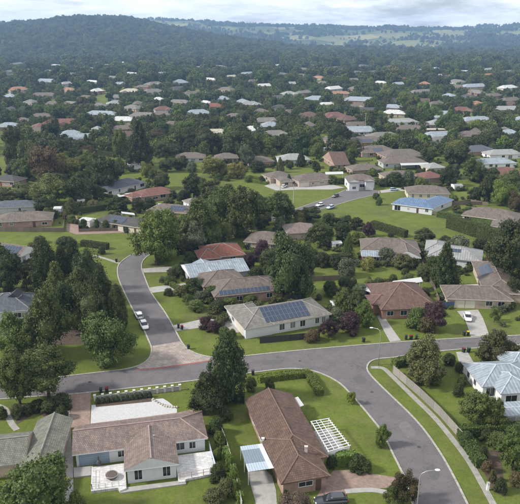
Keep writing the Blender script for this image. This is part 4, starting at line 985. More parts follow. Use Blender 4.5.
def trunk(kind, seed):
    random.seed(seed); b = MB()
    top = {'round': 0.62, 'dense': 0.55, 'gum': 0.8, 'cone': 0.9, 'column': 0.9, 'shrub': 0.4}[kind]
    r = {'round': 0.030, 'dense': 0.028, 'gum': 0.024, 'cone': 0.026, 'column': 0.026, 'shrub': 0.03}[kind]
    pts = [(0, 0, -0.02), (0.004, 0.0, 0.1), (0.01, 0.006, top * 0.5), (0.0, 0.01, top)]
    b.tube(pts, [r * 1.35, r, r * 0.75, r * 0.25], 8)
    if kind in ('round', 'dense', 'gum', 'shrub'):
        for i in range(7):
            a = i * 0.9 + random.uniform(-0.3, 0.3); z = top * random.uniform(0.35, 0.75); R = random.uniform(0.2, 0.34)
            b.tube([(0, 0, z), (R * 0.5 * math.cos(a), R * 0.5 * math.sin(a), z + 0.09), (R * math.cos(a), R * math.sin(a), min(0.9, z + 0.22))], [r * 0.5, r * 0.35, r * 0.12], 5)
    return b.mesh('trunk_' + kind, BARK)
CR, TRK = {}, {}
for k, nl, sz in (('round', 13000, 0.029), ('dense', 13000, 0.028), ('gum', 7000, 0.030), ('cone', 12000, 0.027), ('column', 13000, 0.026), ('shrub', 5200, 0.048)):
    CR[k] = [crown(k, nl, sz, s) for s in (1, 2, 3)]; TRK[k] = trunk(k, 5)
    for me in CR[k] + [TRK[k]]:
        if not me.materials: me.materials.append(LEAF['M'])
SHAPE = {'round': 'round crowned', 'dense': 'dense domed', 'gum': 'open crowned', 'cone': 'cone shaped', 'column': 'columnar', 'shrub': 'rounded'}
TREES = []
def tree(kind, bx, by, top, w, col, label=None, short=None, base=None, h=None, wid=None, group=None):
    b = base if base is not None else at(bx, by)
    hh = h if h is not None else height_to(b, top)
    ww = wid if wid is not None else w / ppm(b + Vector((0, 0, hh * 0.5)))
    isb = kind == 'shrub'
    root = empty('shrub' if isb else 'tree', b, random.uniform(0, 6.28))
    me = random.choice(CR[kind])
    c = ob('crown', me, root); c.scale = (ww * random.uniform(0.95, 1.05), ww * random.uniform(0.95, 1.05), hh)
    c.material_slots[0].link = 'OBJECT'; c.material_slots[0].material = LEAF[col]
    if label and 'roadside tree' in label: c.location.z = hh * 0.16; c.scale.z *= 0.84
    t = ob('trunk', TRK[kind], root); s_ = min(ww, hh); t.scale = (s_, s_, hh)
    x_, y_ = pix(b + Vector((0, 0, hh * 0.5)))
    cat = 'shrub' if isb else 'tree'
    if label: tag(root, label, cat, group or ('garden shrubs' if isb else 'trees of the suburb'))
    else: later(root, ('small ' if not isb and hh < 5 else 'tall ' if hh > 15 else '') + COLWORD[col] + ' ' + SHAPE[kind] + ' ' + cat, cat, group or ('garden shrubs' if isb else 'trees of the suburb'), x_, y_)
    if short: mark(short, x_, y_)
    TREES.append((b.x, b.y, ww * 0.5))
    return root
HEDGEW = {}
def hedge(pts, w, h, col, label, group='clipped hedges'):
    Pp = [at(x, y) for x, y in pts]
    ref = Pp[0].copy()
    C_, N_ = [], []; cv, cf = [], []
    for a, b in zip(Pp, Pp[1:]):
        d = (b - a); ln = d.length; d.normalize(); nn = Vector((-d.y, d.x, 0))
        area = ln * (w + 2 * h) + w * h; n_ = int(min(14000, area * 55))
        for _ in range(n_):
            s = random.uniform(-w * 0.45, ln + w * 0.45); q = random.random() * (w + 2 * h)
            if q < w: o, z, nv = q - w / 2, h, Vector((0, 0, 1))
            elif q < w + h: o, z, nv = -w / 2, q - w, -nn
            else: o, z, nv = w / 2, q - w - h, nn
            if random.random() < 0.06: s = random.choice([-w * 0.45, ln + w * 0.45]); o = random.uniform(-w/2, w/2); z = random.uniform(0, h); nv = d
            e = noise.noise(Vector((s * 0.9, o * 2 + ref.x, z * 0.9))) * 0.16
            p = a + d * s + nn * o + Vector((0, 0, z)) + nv * (e + random.uniform(-0.08, 0.08)) - ref
            p.z = max(0.02, p.z)
            C_.append(p); N_.append(nv)
        k = len(cv); i_ = w / 2 - 0.1
        e0, e1 = a - d * w * 0.4 - ref, b + d * w * 0.4 - ref
        for e_ in (e0, e1):
            for o, z in ((-i_, 0), (i_, 0), (i_, h - 0.12), (-i_, h - 0.12)): cv.append(tuple(e_ + nn * o + Vector((0, 0, z))))
        cf += [(k, k+1, k+2, k+3), (k+4, k+7, k+6, k+5), (k, k+4, k+5, k+1), (k+1, k+5, k+6, k+2), (k+2, k+6, k+7, k+3), (k+3, k+7, k+4, k)]
    Vv, Fq = leaves(np.array([tuple(p) for p in C_]), np.array([tuple(p) for p in N_]), 0.24)
    me = np_mesh('hedge', Vv, Fq, cv, cf); me.materials.append(LEAF[col])
    o = ob('hedge', me, loc=ref); tag(o, label, 'hedge', group)
    return o

# near trees: kind, base x, base y, top y, crown width, colour, label, short name
NEAR = [('column', 228, 401, 332, 40, 'C', 'tall dense conifer at the corner of the through street', 'tall corner conifer'),
 ('round', 204, 414, 373, 46, 'D', 'broad dark tree leaning against the tall corner conifer', None),
 ('round', 20, 404, 346, 42, 'M', 'roadside tree at the lower left, left of a pair', 'left roadside tree'), ('round', 49, 398, 350, 54, 'M', 'roadside tree at the lower left, right of a pair', 'right roadside tree'),
 ('round', 110, 362, 313, 52, 'M', 'round tree on the lawn at the street corner', 'round corner lawn tree'), ('round', 50, 357, 290, 54, 'M', 'large spreading tree below the dark conifers', 'large spreading tree'),
 ('round', 10, 354, 312, 40, 'M', 'tree at the left edge below the slate roof', None),
 ('column', 47, 294, 238, 28, 'D', 'tall dark columnar conifer left of the conifer group', None), ('cone', 59, 310, 262, 34, 'M', 'lighter cone shaped tree in the conifer group', None),
 ('column', 76, 290, 240, 22, 'D', 'slim dark conifer in the middle of the conifer group', None), ('column', 64, 284, 246, 18, 'D', 'short dark conifer between two taller ones', None), ('dense', 92, 300, 246, 34, 'D', 'dark rounded tree at the top of the conifer group', None),
 ('column', 119, 332, 284, 20, 'D', 'dark slim conifer beside the two white cars', 'slim roadside conifer'), ('dense', 82, 316, 268, 36, 'D', None, None), ('column', 103, 326, 266, 28, 'D', None, None), ('dense', 92, 334, 284, 34, 'D', None, None), ('gum', 70, 330, 280, 34, 'D', None, None),
 ('dense', 4, 292, 246, 40, 'D', 'dark domed tree at the left edge above the slate roof', None), ('gum', 27, 290, 262, 26, 'O', None, None), ('shrub', 20, 344, 330, 22, 'M', None, None),
 ('round', 157, 265, 209, 52, 'L', 'light green spreading tree at the bend of the side street', 'light green tree at the bend'),
 ('round', 193, 252, 221, 28, 'G', None, None), ('round', 198, 244, 198, 48, 'M', 'tall green tree left of three beside the upper street', None), ('round', 218, 226, 185, 36, 'M', None, None), ('dense', 244, 236, 188, 46, 'M', 'tall domed tree in the middle of the upper street', 'tall domed street tree'),
 ('dense', 278, 222, 192, 34, 'M', 'domed tree right of the tall domed street tree', None), ('round', 262, 212, 195, 22, 'D', None, None),
 ('round', 291, 300, 235, 50, 'D', 'big dark tree behind the white house with solar array', 'big dark middle tree'), ('cone', 443, 289, 242, 28, 'D', 'cone shaped dark tree before the pale grey metal roof', 'cone shaped dark tree'),
 ('dense', 510, 286, 218, 54, 'D', 'large dark tree at the right edge', 'large dark tree at right edge'), ('round', 494, 274, 238, 24, 'B', 'brownish tree left of the large dark tree at the right edge', None),
 ('round', 428, 380, 336, 50, 'O', 'olive tree inside the paling fence at the corner', 'olive corner tree'), ('round', 496, 364, 332, 40, 'O', 'brown green round tree behind the blue grey roofed house', 'brown green round tree'),
 ('dense', 473, 425, 392, 34, 'M', 'dark bushy tree in front of the white wall at right', 'bushy tree at right'), ('round', 493, 430, 400, 24, 'M', 'smaller bushy tree beside the lower metal roof', None),
 ('dense', 512, 470, 428, 34, 'M', 'bushy tree at the right edge above the lower lawn', None), ('round', 34, 528, 462, 84, 'M', 'pale green tree filling the bottom left corner', None), ('round', 78, 532, 492, 30, 'M', None, None),
 ('round', 297, 520, 490, 36, 'R', 'pinkish flowering bush at the bottom edge', 'pinkish bush'), ('gum', 402, 504, 472, 30, 'B', 'reddish green bush beside the near street lamp', 'reddish bush'), ('gum', 394, 508, 484, 26, 'M', None, None),
 ('round', 383, 447, 425, 17, 'L', 'small young tree on the lawn by the curving branch', 'young lawn tree'), ('gum', 351, 403.5, 391, 10, 'L', 'sapling on the verge below the hedge end', None),
 ('shrub', 418, 328, 308, 26, 'M', None, None), ('round', 433, 330, 302, 26, 'P', 'burgundy tree before the pinkish brown roof', 'burgundy tree'), ('shrub', 425, 331, 316, 20, 'B', None, None),
 ('gum', 494, 322, 308, 12, 'M', None, None), ('round', 357, 316, 288, 26, 'O', None, None), ('round', 366, 324, 300, 26, 'L', 'yellow green tree left of the long driveway', None), ('round', 345, 312, 288, 24, 'M', None, None),
 ('shrub', 336, 322, 308, 16, 'G', None, None), ('shrub', 350, 332, 312, 24, 'P', None, None), ('gum', 328, 338, 320, 24, 'P', None, None), ('shrub', 312, 341, 330, 18, 'B', None, None),
 ('shrub', 206, 328, 317, 16, 'P', 'dark purple shrub left of the white house with solar array', 'purple shrub'), ('shrub', 213, 332, 321, 14, 'P', None, None), ('shrub', 219, 326, 318, 12, 'O', None, None), ('shrub', 224, 334, 327, 12, 'M', None, None), ('shrub', 231, 338, 329, 12, 'M', None, None),
 ('dense', 199, 292, 277, 17, 'D', None, None), ('shrub', 203, 302, 290, 18, 'G', None, None), ('shrub', 189, 304, 294, 12, 'M', None, None), ('shrub', 212, 299, 286, 16, 'M', None, None), ('shrub', 196, 310, 300, 18, 'M', None, None), ('shrub', 218, 310, 300, 18, 'D', None, None), ('shrub', 186, 292, 284, 10, 'M', None, None), ('shrub', 239, 300, 294, 16, 'L', None, None), ('shrub', 230, 306, 297, 20, 'M', None, None), ('shrub', 250, 303, 294, 18, 'M', None, None), ('shrub', 183, 272, 262, 10, 'D', None, None), ('shrub', 178, 276, 265, 16, 'M', None, None), ('shrub', 172, 278, 268, 10, 'O', None, None), ('shrub', 190, 286, 278, 10, 'O', None, None),
 ('shrub', 251, 390, 377, 13, 'M', 'clipped round bush at the left end of the lawn hedge', None), ('shrub', 269.5, 391, 378, 11, 'M', 'small clipped ball bush just below the lawn hedge', None), ('shrub', 331, 468, 454, 10, 'D', None, None), ('shrub', 358, 470, 455, 20, 'D', None, None), ('shrub', 366, 472, 460, 12, 'M', None, None), ('shrub', 286, 502, 490, 8, 'D', None, None),
 ('shrub', 436, 384, 376, 12, 'L', None, None), ('shrub', 411, 366, 352, 16, 'D', None, None), ('shrub', 449, 364, 354, 14, 'D', None, None), ('shrub', 462, 385, 374, 10, 'D', None, None), ('shrub', 458, 396, 382, 12, 'D', None, None), ('shrub', 459, 372, 362, 9, 'O', None, None),
 ('shrub', 487, 472, 460, 12, 'B', 'round brown shrub by the letterbox', None), ('shrub', 482, 460, 446, 12, 'D', None, None), ('shrub', 500, 492, 478, 14, 'D', None, None), ('shrub', 492, 482, 470, 8, 'O', None, None), ('shrub', 515, 484, 472, 14, 'B', None, None), ('shrub', 466, 445, 432, 14, 'D', None, None), ('shrub', 495, 448, 432, 18, 'M', None, None), ('shrub', 486, 441, 430, 14, 'D', None, None),
 ('shrub', 62, 408, 394, 22, 'D', None, None), ('shrub', 50, 412, 400, 18, 'D', None, None), ('shrub', 38, 410, 400, 16, 'D', None, None), ('shrub', 18, 417, 404, 14, 'D', None, None), ('shrub', 62, 418, 407, 14, 'D', None, None), ('shrub', 2, 418, 407, 12, 'D', None, None), ('shrub', 28, 414, 404, 12, 'D', None, None),
 ('shrub', 216, 434, 418, 16, 'D', None, None), ('shrub', 220, 448, 430, 14, 'M', None, None), ('shrub', 218, 480, 464, 18, 'D', None, None), ('shrub', 226, 496, 478, 18, 'O', None, None), ('shrub', 230, 470, 455, 10, 'L', None, None), ('shrub', 234, 485, 466, 10, 'L', None, None), ('shrub', 237, 498, 482, 10, 'L', None, None), ('shrub', 214, 502, 490, 24, 'O', None, None), ('shrub', 217, 460, 448, 10, 'M', None, None), ('shrub', 225, 420, 408, 16, 'D', None, None),
 ('shrub', 386, 263, 248, 20, 'G', None, None), ('shrub', 368, 270, 257, 16, 'Y', None, None), ('shrub', 346, 276, 258, 20, 'G', None, None), ('shrub', 414, 265, 255, 14, 'M', None, None), ('shrub', 402, 268, 254, 22, 'O', None, None), ('shrub', 345, 290, 276, 16, 'D', None, None), ('shrub', 330, 296, 280, 16, 'D', None, None), ('shrub', 440, 296, 288, 12, 'L', None, None), ('dense', 424, 243, 228, 22, 'D', None, None), ('shrub', 458, 252, 236, 26, 'G', None, None), ('shrub', 445, 246, 236, 14, 'D', None, None), ('dense', 512, 300, 278, 16, 'D', None, None), ('shrub', 505, 272, 258, 18, 'M', None, None),
 ('dense', 320, 247, 223, 28, 'D', 'dark domed tree left of the small white shed', None), ('dense', 342, 242, 222, 20, 'D', None, None), ('column', 348, 260, 234, 9, 'M', None, None), ('round', 369, 236, 222, 16, 'P', None, None), ('dense', 311, 221, 207, 22, 'D', None, None), ('shrub', 300, 222, 212, 12, 'Y', None, None), ('dense', 330, 226, 212, 18, 'D', None, None), ('dense', 343, 226, 215, 16, 'D', None, None), ('dense', 356, 230, 218, 16, 'D', None, None), ('shrub', 379, 205, 197, 7, 'M', None, None), ('shrub', 376, 199, 193, 8, 'O', None, None),
 ('dense', 312, 262, 248, 16, 'D', None, None), ('shrub', 322, 266, 252, 16, 'D', None, None), ('shrub', 335, 268, 254, 14, 'D', None, None), ('round', 256, 262, 250, 12, 'P', None, None), ('shrub', 262, 258, 240, 16, 'P', None, None), ('shrub', 268, 266, 250, 20, 'D', None, None), ('dense', 250, 268, 252, 14, 'P', None, None), ('round', 281, 232, 217, 16, 'G', None, None), ('shrub', 292, 250, 242, 14, 'M', None, None), ('shrub', 305, 275, 262, 18, 'D', None, None), ('shrub', 270, 280, 266, 16, 'D', None, None),
 ('shrub', 84, 229, 219, 9, 'D', None, None), ('shrub', 97, 229, 219, 6, 'D', None, None), ('shrub', 106, 230, 220, 8, 'D', None, None), ('shrub', 116, 230, 220, 7, 'D', None, None), ('shrub', 130, 231, 224, 16, 'D', None, None), ('column', 72, 214, 198, 12, 'O', None, None), ('dense', 43, 212, 197, 18, 'D', None, None), ('round', 48, 205, 176, 40, 'M', 'light domed tree behind the long slate blue roof', None), ('dense', 82, 203, 172, 30, 'D', None, None), ('round', 24, 200, 184, 30, 'O', None, None), ('round', 6, 203, 188, 24, 'O', None, None), ('dense', 118, 212, 197, 22, 'D', None, None), ('dense', 138, 213, 199, 14, 'D', None, None), ('shrub', 150, 207, 198, 14, 'D', None, None), ('dense', 100, 200, 186, 16, 'D', None, None), ('dense', 194, 198, 173, 24, 'D', None, None), ('shrub', 182, 201, 190, 12, 'D', None, None), ('shrub', 172, 198, 190, 12, 'D', None, None),
 ('shrub', 66, 246, 237, 22, 'D', None, None), ('shrub', 40, 243, 236, 14, 'D', None, None), ('shrub', 102, 254, 246, 8, 'D', None, None),
 ('dense', 16, 168, 126, 25, 'O', 'olive domed tree, leftmost of the big reserve trees', None), ('dense', 33, 174, 140, 24, 'O', None, None), ('dense', 48, 182, 146, 36, 'B', 'big brownish domed tree at the left of the reserve', 'big brownish tree'), ('dense', 52, 144, 118, 19, 'D', None, None), ('dense', 62, 167, 140, 22, 'D', None, None), ('dense', 74, 168, 148, 18, 'D', None, None), ('round', 86, 166, 150, 18, 'L', None, None), ('gum', 121, 164, 128, 18, 'M', 'tall thin tree before the left hand rows', 'tall thin tree'), ('cone', 141, 168, 121, 28, 'D', 'tall dark conifer right of the tall thin tree', 'tall dark conifer'), ('dense', 106, 192, 157, 33, 'D', 'dark domed tree left of the slate blue hip roof', None), ('cone', 87, 152, 134, 11, 'D', None, None), ('dense', 160, 189, 169, 20, 'D', None, None), ('dense', 166, 172, 158, 14, 'D', None, None), ('dense', 164, 142, 122, 18, 'D', None, None), ('dense', 175, 152, 128, 16, 'D', None, None), ('dense', 188, 150, 127, 20, 'D', None, None), ('dense', 206, 153, 128, 26, 'D', None, None), ('dense', 236, 154, 124, 32, 'D', 'big dark domed tree behind the reserve row', 'big dark domed tree'), ('round', 213, 177, 156, 26, 'Y', 'yellow green tree on the upper reserve edge', 'yellow green tree'), ('round', 226, 178, 164, 14, 'Y', None, None), ('round', 233, 179, 163, 12, 'Y', None, None), ('round', 242, 178, 162, 14, 'Y', None, None), ('round', 247, 167, 145, 18, 'G', None, None), ('dense', 180, 170, 155, 18, 'D', None, None), ('shrub', 192, 172, 162, 12, 'G', None, None), ('shrub', 218, 180, 174, 9, 'M', None, None), ('shrub', 227, 181, 175, 7, 'M', None, None), ('shrub', 262, 183, 176, 8, 'D', None, None), ('shrub', 248, 182, 176, 8, 'M', None, None), ('shrub', 257, 172, 160, 16, 'D', None, None),
 ('round', 268, 153, 137, 18, 'L', 'light green domed tree above the forecourt row', None), ('dense', 301, 154, 131, 24, 'D', None, None), ('dense', 336, 146, 124, 18, 'D', None, None), ('cone', 301, 167, 150, 11, 'D', None, None), ('cone', 289, 184, 174, 7, 'D', None, None), ('shrub', 318, 184, 177, 12, 'D', None, None), ('shrub', 332, 184, 175, 12, 'M', None, None), ('shrub', 342, 184, 178, 8, 'D', None, None),
 ('dense', 474, 202, 187, 14, 'D', None, None), ('dense', 484, 202, 177, 17, 'D', None, None), ('round', 502, 206, 181, 26, 'L', 'light green tree right of the white shed', 'light green tree at right'), ('round', 516, 212, 192, 18, 'B', None, None), ('shrub', 468, 217, 207, 12, 'D', None, None), ('shrub', 480, 219, 208, 11, 'D', None, None), ('shrub', 492, 221, 211, 12, 'D', None, None), ('shrub', 502, 222, 213, 9, 'D', None, None), ('shrub', 456, 211, 205, 10, 'O', None, None),
 ('dense', 457, 167, 143, 29, 'D', 'big dark round tree in the right hand rows', 'big dark round tree'), ('dense', 474, 182, 157, 25, 'M', 'green domed tree left of the faded red roof', None), ('dense', 491, 184, 168, 18, 'D', None, None), ('round', 506, 190, 170, 24, 'M', None, None), ('dense', 448, 186, 165, 18, 'D', None, None), ('dense', 449, 147, 132, 14, 'D', None, None), ('dense', 497, 147, 128, 25, 'D', None, None), ('dense', 515, 150, 132, 14, 'D', None, None),
 ('dense', 372, 130, 110, 22, 'D', None, None), ('dense', 392, 145, 133, 20, 'M', None, None), ('dense', 410, 147, 134, 20, 'D', None, None), ('dense', 424, 146, 135, 14, 'D', None, None), ('round', 355, 151, 138, 14, 'O', None, None), ('dense', 343, 146, 126, 18, 'D', None, None), ('shrub', 394, 186, 172, 19, 'D', None, None), ('shrub', 408, 182, 170, 14, 'G', None, None), ('shrub', 420, 188, 177, 12, 'M', None, None), ('shrub', 384, 186, 178, 12, 'D', None, None), ('shrub', 435, 196, 187, 14, 'D', None, None), ('shrub', 372, 176, 168, 10, 'M', None, None)]
NEAR += [('round', 176, 255, 230, 24, 'O', None, None), ('round', 211, 247, 224, 22, 'M', None, None), ('shrub', 168, 257, 248, 14, 'D', None, None), ('dense', 228, 241, 222, 20, 'M', None, None), ('dense', 262, 229, 212, 18, 'D', None, None), ('shrub', 300, 219, 210, 14, 'M', None, None)]
NEAR += [('round', x, y + 8, y - 7, 15, c, None, None) for x, y, c in ((372, 89, 'M'), (384, 91, 'L'), (394, 94, 'M'), (404, 98, 'L'), (414, 102, 'M'), (424, 107, 'L'), (436, 113, 'L'), (448, 120, 'L'), (427, 116, 'M'), (440, 122, 'M'), (460, 126, 'M'), (362, 86, 'M'), (472, 126, 'L'))]
for r_ in NEAR: tree(*r_)
hedge([(262, 381), (285, 378), (307, 376)], 1.6, 1.3, 'L', 'long clipped hedge along the lawn below the through street')
hedge([(309, 378), (319, 394)], 1.5, 1.3, 'L', 'short hedge turning down from the long lawn hedge')
hedge([(340, 464), (352, 463)], 1.6, 2.1, 'L', 'square clipped hedge in front of the white pergola')
hedge([(226, 455), (233, 474), (240, 502)], 0.9, 1.6, 'L', 'narrow light hedge along the white fence')
hedge([(396, 366.5), (409, 363)], 1.6, 1.7, 'M', 'dark hedge at the corner inside the paling fence')
hedge([(463, 436), (490, 434), (520, 433)], 1.6, 2.0, 'M', 'straight hedge across the yard at right')
hedge([(463, 439), (471, 452), (479, 465)], 1.8, 1.7, 'M', 'hedge running down beside the footpath at right')
hedge([(440, 217), (470, 222), (501, 230)], 2.2, 2.2, 'M', 'upper long clipped hedge right of the green')
hedge([(451, 228), (475, 236), (505, 245)], 3.0, 4.6, 'D', 'tall dark hedge below the upper hedge')
hedge([(374, 228), (404, 237)], 2.0, 2.6, 'D', 'dark hedge along the lower edge of the green')
hedge([(312, 266), (347, 263)], 2.4, 3.0, 'D', 'dark hedge below the small white shed')
hedge([(250, 178), (267, 181)], 1.5, 1.2, 'L', 'light hedge left of the broad forecourt')
hedge([(251, 182), (266, 184.5)], 1.5, 1.2, 'L', 'second light hedge left of the broad forecourt, nearer')
hedge([(88, 153), (113, 157)], 2.5, 2.6, 'D', 'dark hedge left of the tall thin tree')
hedge([(77, 214), (108, 209)], 2.0, 2.4, 'D', 'dark hedge behind the dark roofed cream house')
hedge([(170, 285), (178, 290), (184, 297)], 1.3, 1.2, 'M', 'curved hedge along the side street lawn')
hedge([(163, 256.5), (190, 249), (224, 241.5)], 1.8, 1.8, 'M', 'hedge along the lower side of the upper street')
hedge([(84, 246), (106, 249)], 1.8, 2.0, 'D', 'dark hedge at the upper edge of the conifer group')
hedge([(196, 262), (224, 261)], 2.2, 2.2, 'D', 'hedge below the red tiled roof')
# ------------------------------------------------------------------ fences and walls
def fence(pts, h, m, label, panel=2.4, style='paling', posts=None, short=None):
    Pp = [at(x, y) for x, y in pts]; ref = Pp[0].copy()
    root = empty('fence', ref)
    for a, b in zip(Pp, Pp[1:]):
        ln = (b - a).length; n_ = max(1, round(ln / panel)); s = ln / n_; d = (b - a).normalized(); ang = math.atan2(d.y, d.x)
        key = ('fence', round(s, 2), h, m.name, style)
        if key not in MC:
            f = MB(); np_ = max(4, int(s / 0.15))
            for i in range(np_):
                x0 = 0.06 + (s - 0.12) * i / np_; x1 = 0.06 + (s - 0.12) * (i + 0.93) / np_
                hh = h + (random.uniform(-0.02, 0.02) if style == 'paling' else 0)
                f.box(x0, x1, -0.02 if style == 'paling' else -0.015 + 0.03 * (i % 2) - 0.01, 0.01 + 0.02 * (i % 2), 0.03, hh)
            f.box(0.04, s - 0.04, 0.0, 0.05, 0.3, 0.38); f.box(0.04, s - 0.04, 0.0, 0.05, h - 0.3, h - 0.22)
            MC[key] = (f.mesh('fence_panel', m), boxmesh('fence_post', 0.11, 0.11, h + (0.25 if posts else 0.04), posts or m))
        pm, po = MC[key]
        for i in range(n_):
            q = a + d * (s * i) - ref
            ob('fence_panel', pm, root, loc=q, rot=(0, 0, ang)); ob('fence_post', po, root, loc=q, rot=(0, 0, ang))
        ob('fence_post', po, root, loc=b - ref, rot=(0, 0, ang))
    tag(root, label, 'fence', 'yard fences')
    return root
fence([(393, 373.5), (420, 397), (440, 416.5), (461.5, 441)], 1.9, TIMBER, 'weathered paling fence along the footpath of the curving branch')
fence([(260, 343.5), (319.5, 338)], 1.6, DARKFENCE, 'black sheet fence in front of the white house with solar array', style='sheet')
fence([(285, 303.5), (301, 301)], 1.9, DARKFENCE, 'black sheet fence below the big dark middle tree', style='sheet')
fence([(0, 231.5), (30, 232), (64, 232)], 1.6, TIMBER2, 'timber fence between the long brown house and the reserve')
fence([(79, 232), (112, 231), (137, 231.3)], 1.2, TIMBER2, 'low dark timber fence before the dark roofed cream house')
fence([(64, 232), (65.5, 214)], 1.6, TIMBER2, 'timber fence on the left of the brick lane')
fence([(79, 231), (78.5, 217)], 1.6, TIMBER2, 'timber fence on the right of the brick lane')
fence([(222, 436), (226, 446), (233, 470), (242, 510)], 1.7, mat('whitened_timber', (0.42, 0.41, 0.39), 0.85, 0.15, 3, obj_rand=0.12), 'pale paling fence between white gabled house and brown tiled house')
fence([(64, 428), (63.5, 455), (62.5, 492)], 1.6, TIMBER2, 'dark timber fence right of the grey green tiled roof')
fence([(300, 282), (345, 280)], 1.6, TIMBER2, 'timber fence across the lawns behind the big dark middle tree')
fence([(420, 262), (434, 290), (439, 304)], 1.6, TIMBER2, 'timber fence climbing right of the pinkish brown roof')
fence([(361, 262), (395, 264), (424, 265)], 1.5, TIMBER2, 'timber fence below the white gable brick house')
fence([(456, 205), (470, 203), (488, 206)], 1.6, TIMBER2, 'grey fence behind the long low roof by the hedges')
fence([(432, 214.5), (441, 215.5)], 1.5, mat('pale_timber', (0.45, 0.40, 0.27), 0.85, 0.12, 3), 'short pale timber fence beside the bright blue roof')
fence([(487, 205), (452, 205)], 1.5, TIMBER2, 'low fence behind the white shed lawn')
fence([(438.5, 308.5), (453.5, 308)], 1.8, mat('blue_sheet', (0.07, 0.12, 0.20), 0.5, 0.1), 'blue sheet gate between the two brick houses', style='sheet')
fence([(225, 400), (244, 404)], 1.8, DARKFENCE, 'dark fence between the corner conifer and brown tiled house', style='sheet')
# block wall with pale piers along the street
Pp = [at(x, y) for x, y in ((95, 400.5), (125, 396.8), (152, 393.3), (180, 390))]
root = empty('street_wall', Pp[0]); d = Pp[-1] - Pp[0]; ang = math.atan2(d.y, d.x); n_ = 11; s = d.length / n_
wl = MB(); wl.box(0.2, s - 0.2, -0.09, 0.09, 0, 0.85); wl.box(0.2, s - 0.2, -0.12, 0.12, 0.85, 0.93)
pr = MB(); pr.box(-0.2, 0.2, -0.2, 0.2, 0, 1.15); pr.box(-0.26, 0.26, -0.26, 0.26, 1.15, 1.27)
wm, pm = wl.mesh('wall_panel', mat('grey_block', (0.36, 0.355, 0.35), 0.9, 0.2, 2)), pr.mesh('pier', mat('pale_pier', (0.58, 0.55, 0.50), 0.85, 0.1, 2))
for i in range(n_ + 1):
    q = d.normalized() * s * i
    if i < n_: ob('wall_panel', wm, root, loc=q, rot=(0, 0, ang))
    ob('pier', pm, root, loc=q, rot=(0, 0, ang))
tag(root, 'low grey block wall with pale piers along the through street', 'wall'); mark('block street wall', 137, 395)
# stones round the forecourt bed
for i in range(11):
    t = i / 10; x, y = 153 + 24 * t, 400 + 7.5 * t + 2.5 * math.sin(t * 3.1)
    v, f = uvsphere((0, 0, 0.12), random.uniform(0.22, 0.34), 0.25, 7, 5, 0.2)
    o = ob('stone', mesh_from('stone', v, f, [mat('pale_stone', (0.42, 0.39, 0.34), 0.9, 0.15, 3)]), loc=at(x, y))
    later(o, 'pale edging stone', 'stone', 'stones edging the forecourt bed', x, y, 'in the arc of stones by the gravel forecourt')
for i in range(12):
    x = 98 + i * 4.7
    tree('shrub', x, 403.6 - (x - 98) * 0.125, 397.5 - (x - 98) * 0.12, 5.5, 'G')
# pergola beside the brown tiled house
q = [at(329, 452, 2.4), at(349.5, 446, 2.4), at(328.5, 419, 2.4), at(311.5, 422, 2.4)]     # near left, near right, far right, far left
ref = ((q[0] + q[2]) / 2).copy(); ref.z = 0
root = empty('pergola', ref)
for p in q: ob('post', boxmesh('post', 0.12, 0.12, 2.3, WHITEP), root, loc=Vector((p.x, p.y, 0)) - ref)
for a, b in ((q[0], q[3]), (q[1], q[2])):
    t_ = MB().tube([a - ref, b - ref], [0.09, 0.09], 4); ob('beam', t_.mesh('beam', WHITEP), root)
for i in range(13):
    a, b = q[0].lerp(q[3], i / 12) - ref, q[1].lerp(q[2], i / 12) - ref
    e = (b - a) * 0.06; z = Vector((0, 0, 0.12))
    t_ = MB().tube([a - e + z, b + e + z], [0.075, 0.075], 4); ob('rafter', t_.mesh('rafter', WHITEP), root)
for i in range(2, 6, 2):
    a, b = q[0].lerp(q[1], i / 8) - ref, q[3].lerp(q[2], i / 8) - ref; z = Vector((0, 0, 0.2))
    t_ = MB().tube([a + z, b + z], [0.05, 0.05], 4); ob('batten', t_.mesh('batten', WHITEP), root)
a, b = q[0] - ref, q[1] - ref
bl = MB(); bl.v = [tuple(a + Vector((0, 0, -0.1))), tuple(b + Vector((0, 0, -0.1))), tuple(b + Vector((0, 0, -1.3))), tuple(a + Vector((0, 0, -1.3)))]
dn = Vector((0.03, -0.05, 0)); bl.v += [tuple(Vector(x) + dn) for x in bl.v]
bl.f = [(0, 1, 2, 3), (7, 6, 5, 4), (0, 4, 5, 1), (1, 5, 6, 2), (2, 6, 7, 3), (3, 7, 4, 0)]; bl.m = [0] * 6
ob('blind', bl.mesh('blind', WHITEP), root)
tag(root, 'white slatted pergola beside the brown tiled house', 'pergola'); mark('white pergola', 330, 437)
sheet('patio_slab', [(330, 462), (351, 456), (330, 428), (313, 431)], 0.05, CONC)
# carport on its left
q = [at(248, 472, 2.5), at(274, 469, 2.5), at(262, 444.5, 2.5), at(240, 446.5, 2.5)]
ref = ((q[0] + q[2]) / 2).copy(); ref.z = 0
root = empty('carport', ref)
for p in (q[0], q[3], q[0].lerp(q[3], 0.5)): ob('post', boxmesh('post', 0.1, 0.1, 2.42, WHITEP), root, loc=Vector((p.x, p.y, 0)).lerp(ref, 0.04) - ref)
CPM = [mat('smoky_sheet', (0.17, 0.21, 0.26), 0.35, 0.1), mat('bluish_sheet', (0.36, 0.42, 0.48), 0.4, 0.08), mat('white_sheet', (0.66, 0.68, 0.70), 0.45, 0.06)]
def quad_slab(a, b, c, d_, th, m, name, parent):
    V = [a, b, c, d_] + [x - Vector((0, 0, th)) for x in (a, b, c, d_)]
    return ob(name, mesh_from(name, V, [(0, 1, 2, 3), (7, 6, 5, 4), (0, 4, 5, 1), (1, 5, 6, 2), (2, 6, 7, 3), (3, 7, 4, 0)], [m]), parent)
n_ = 10
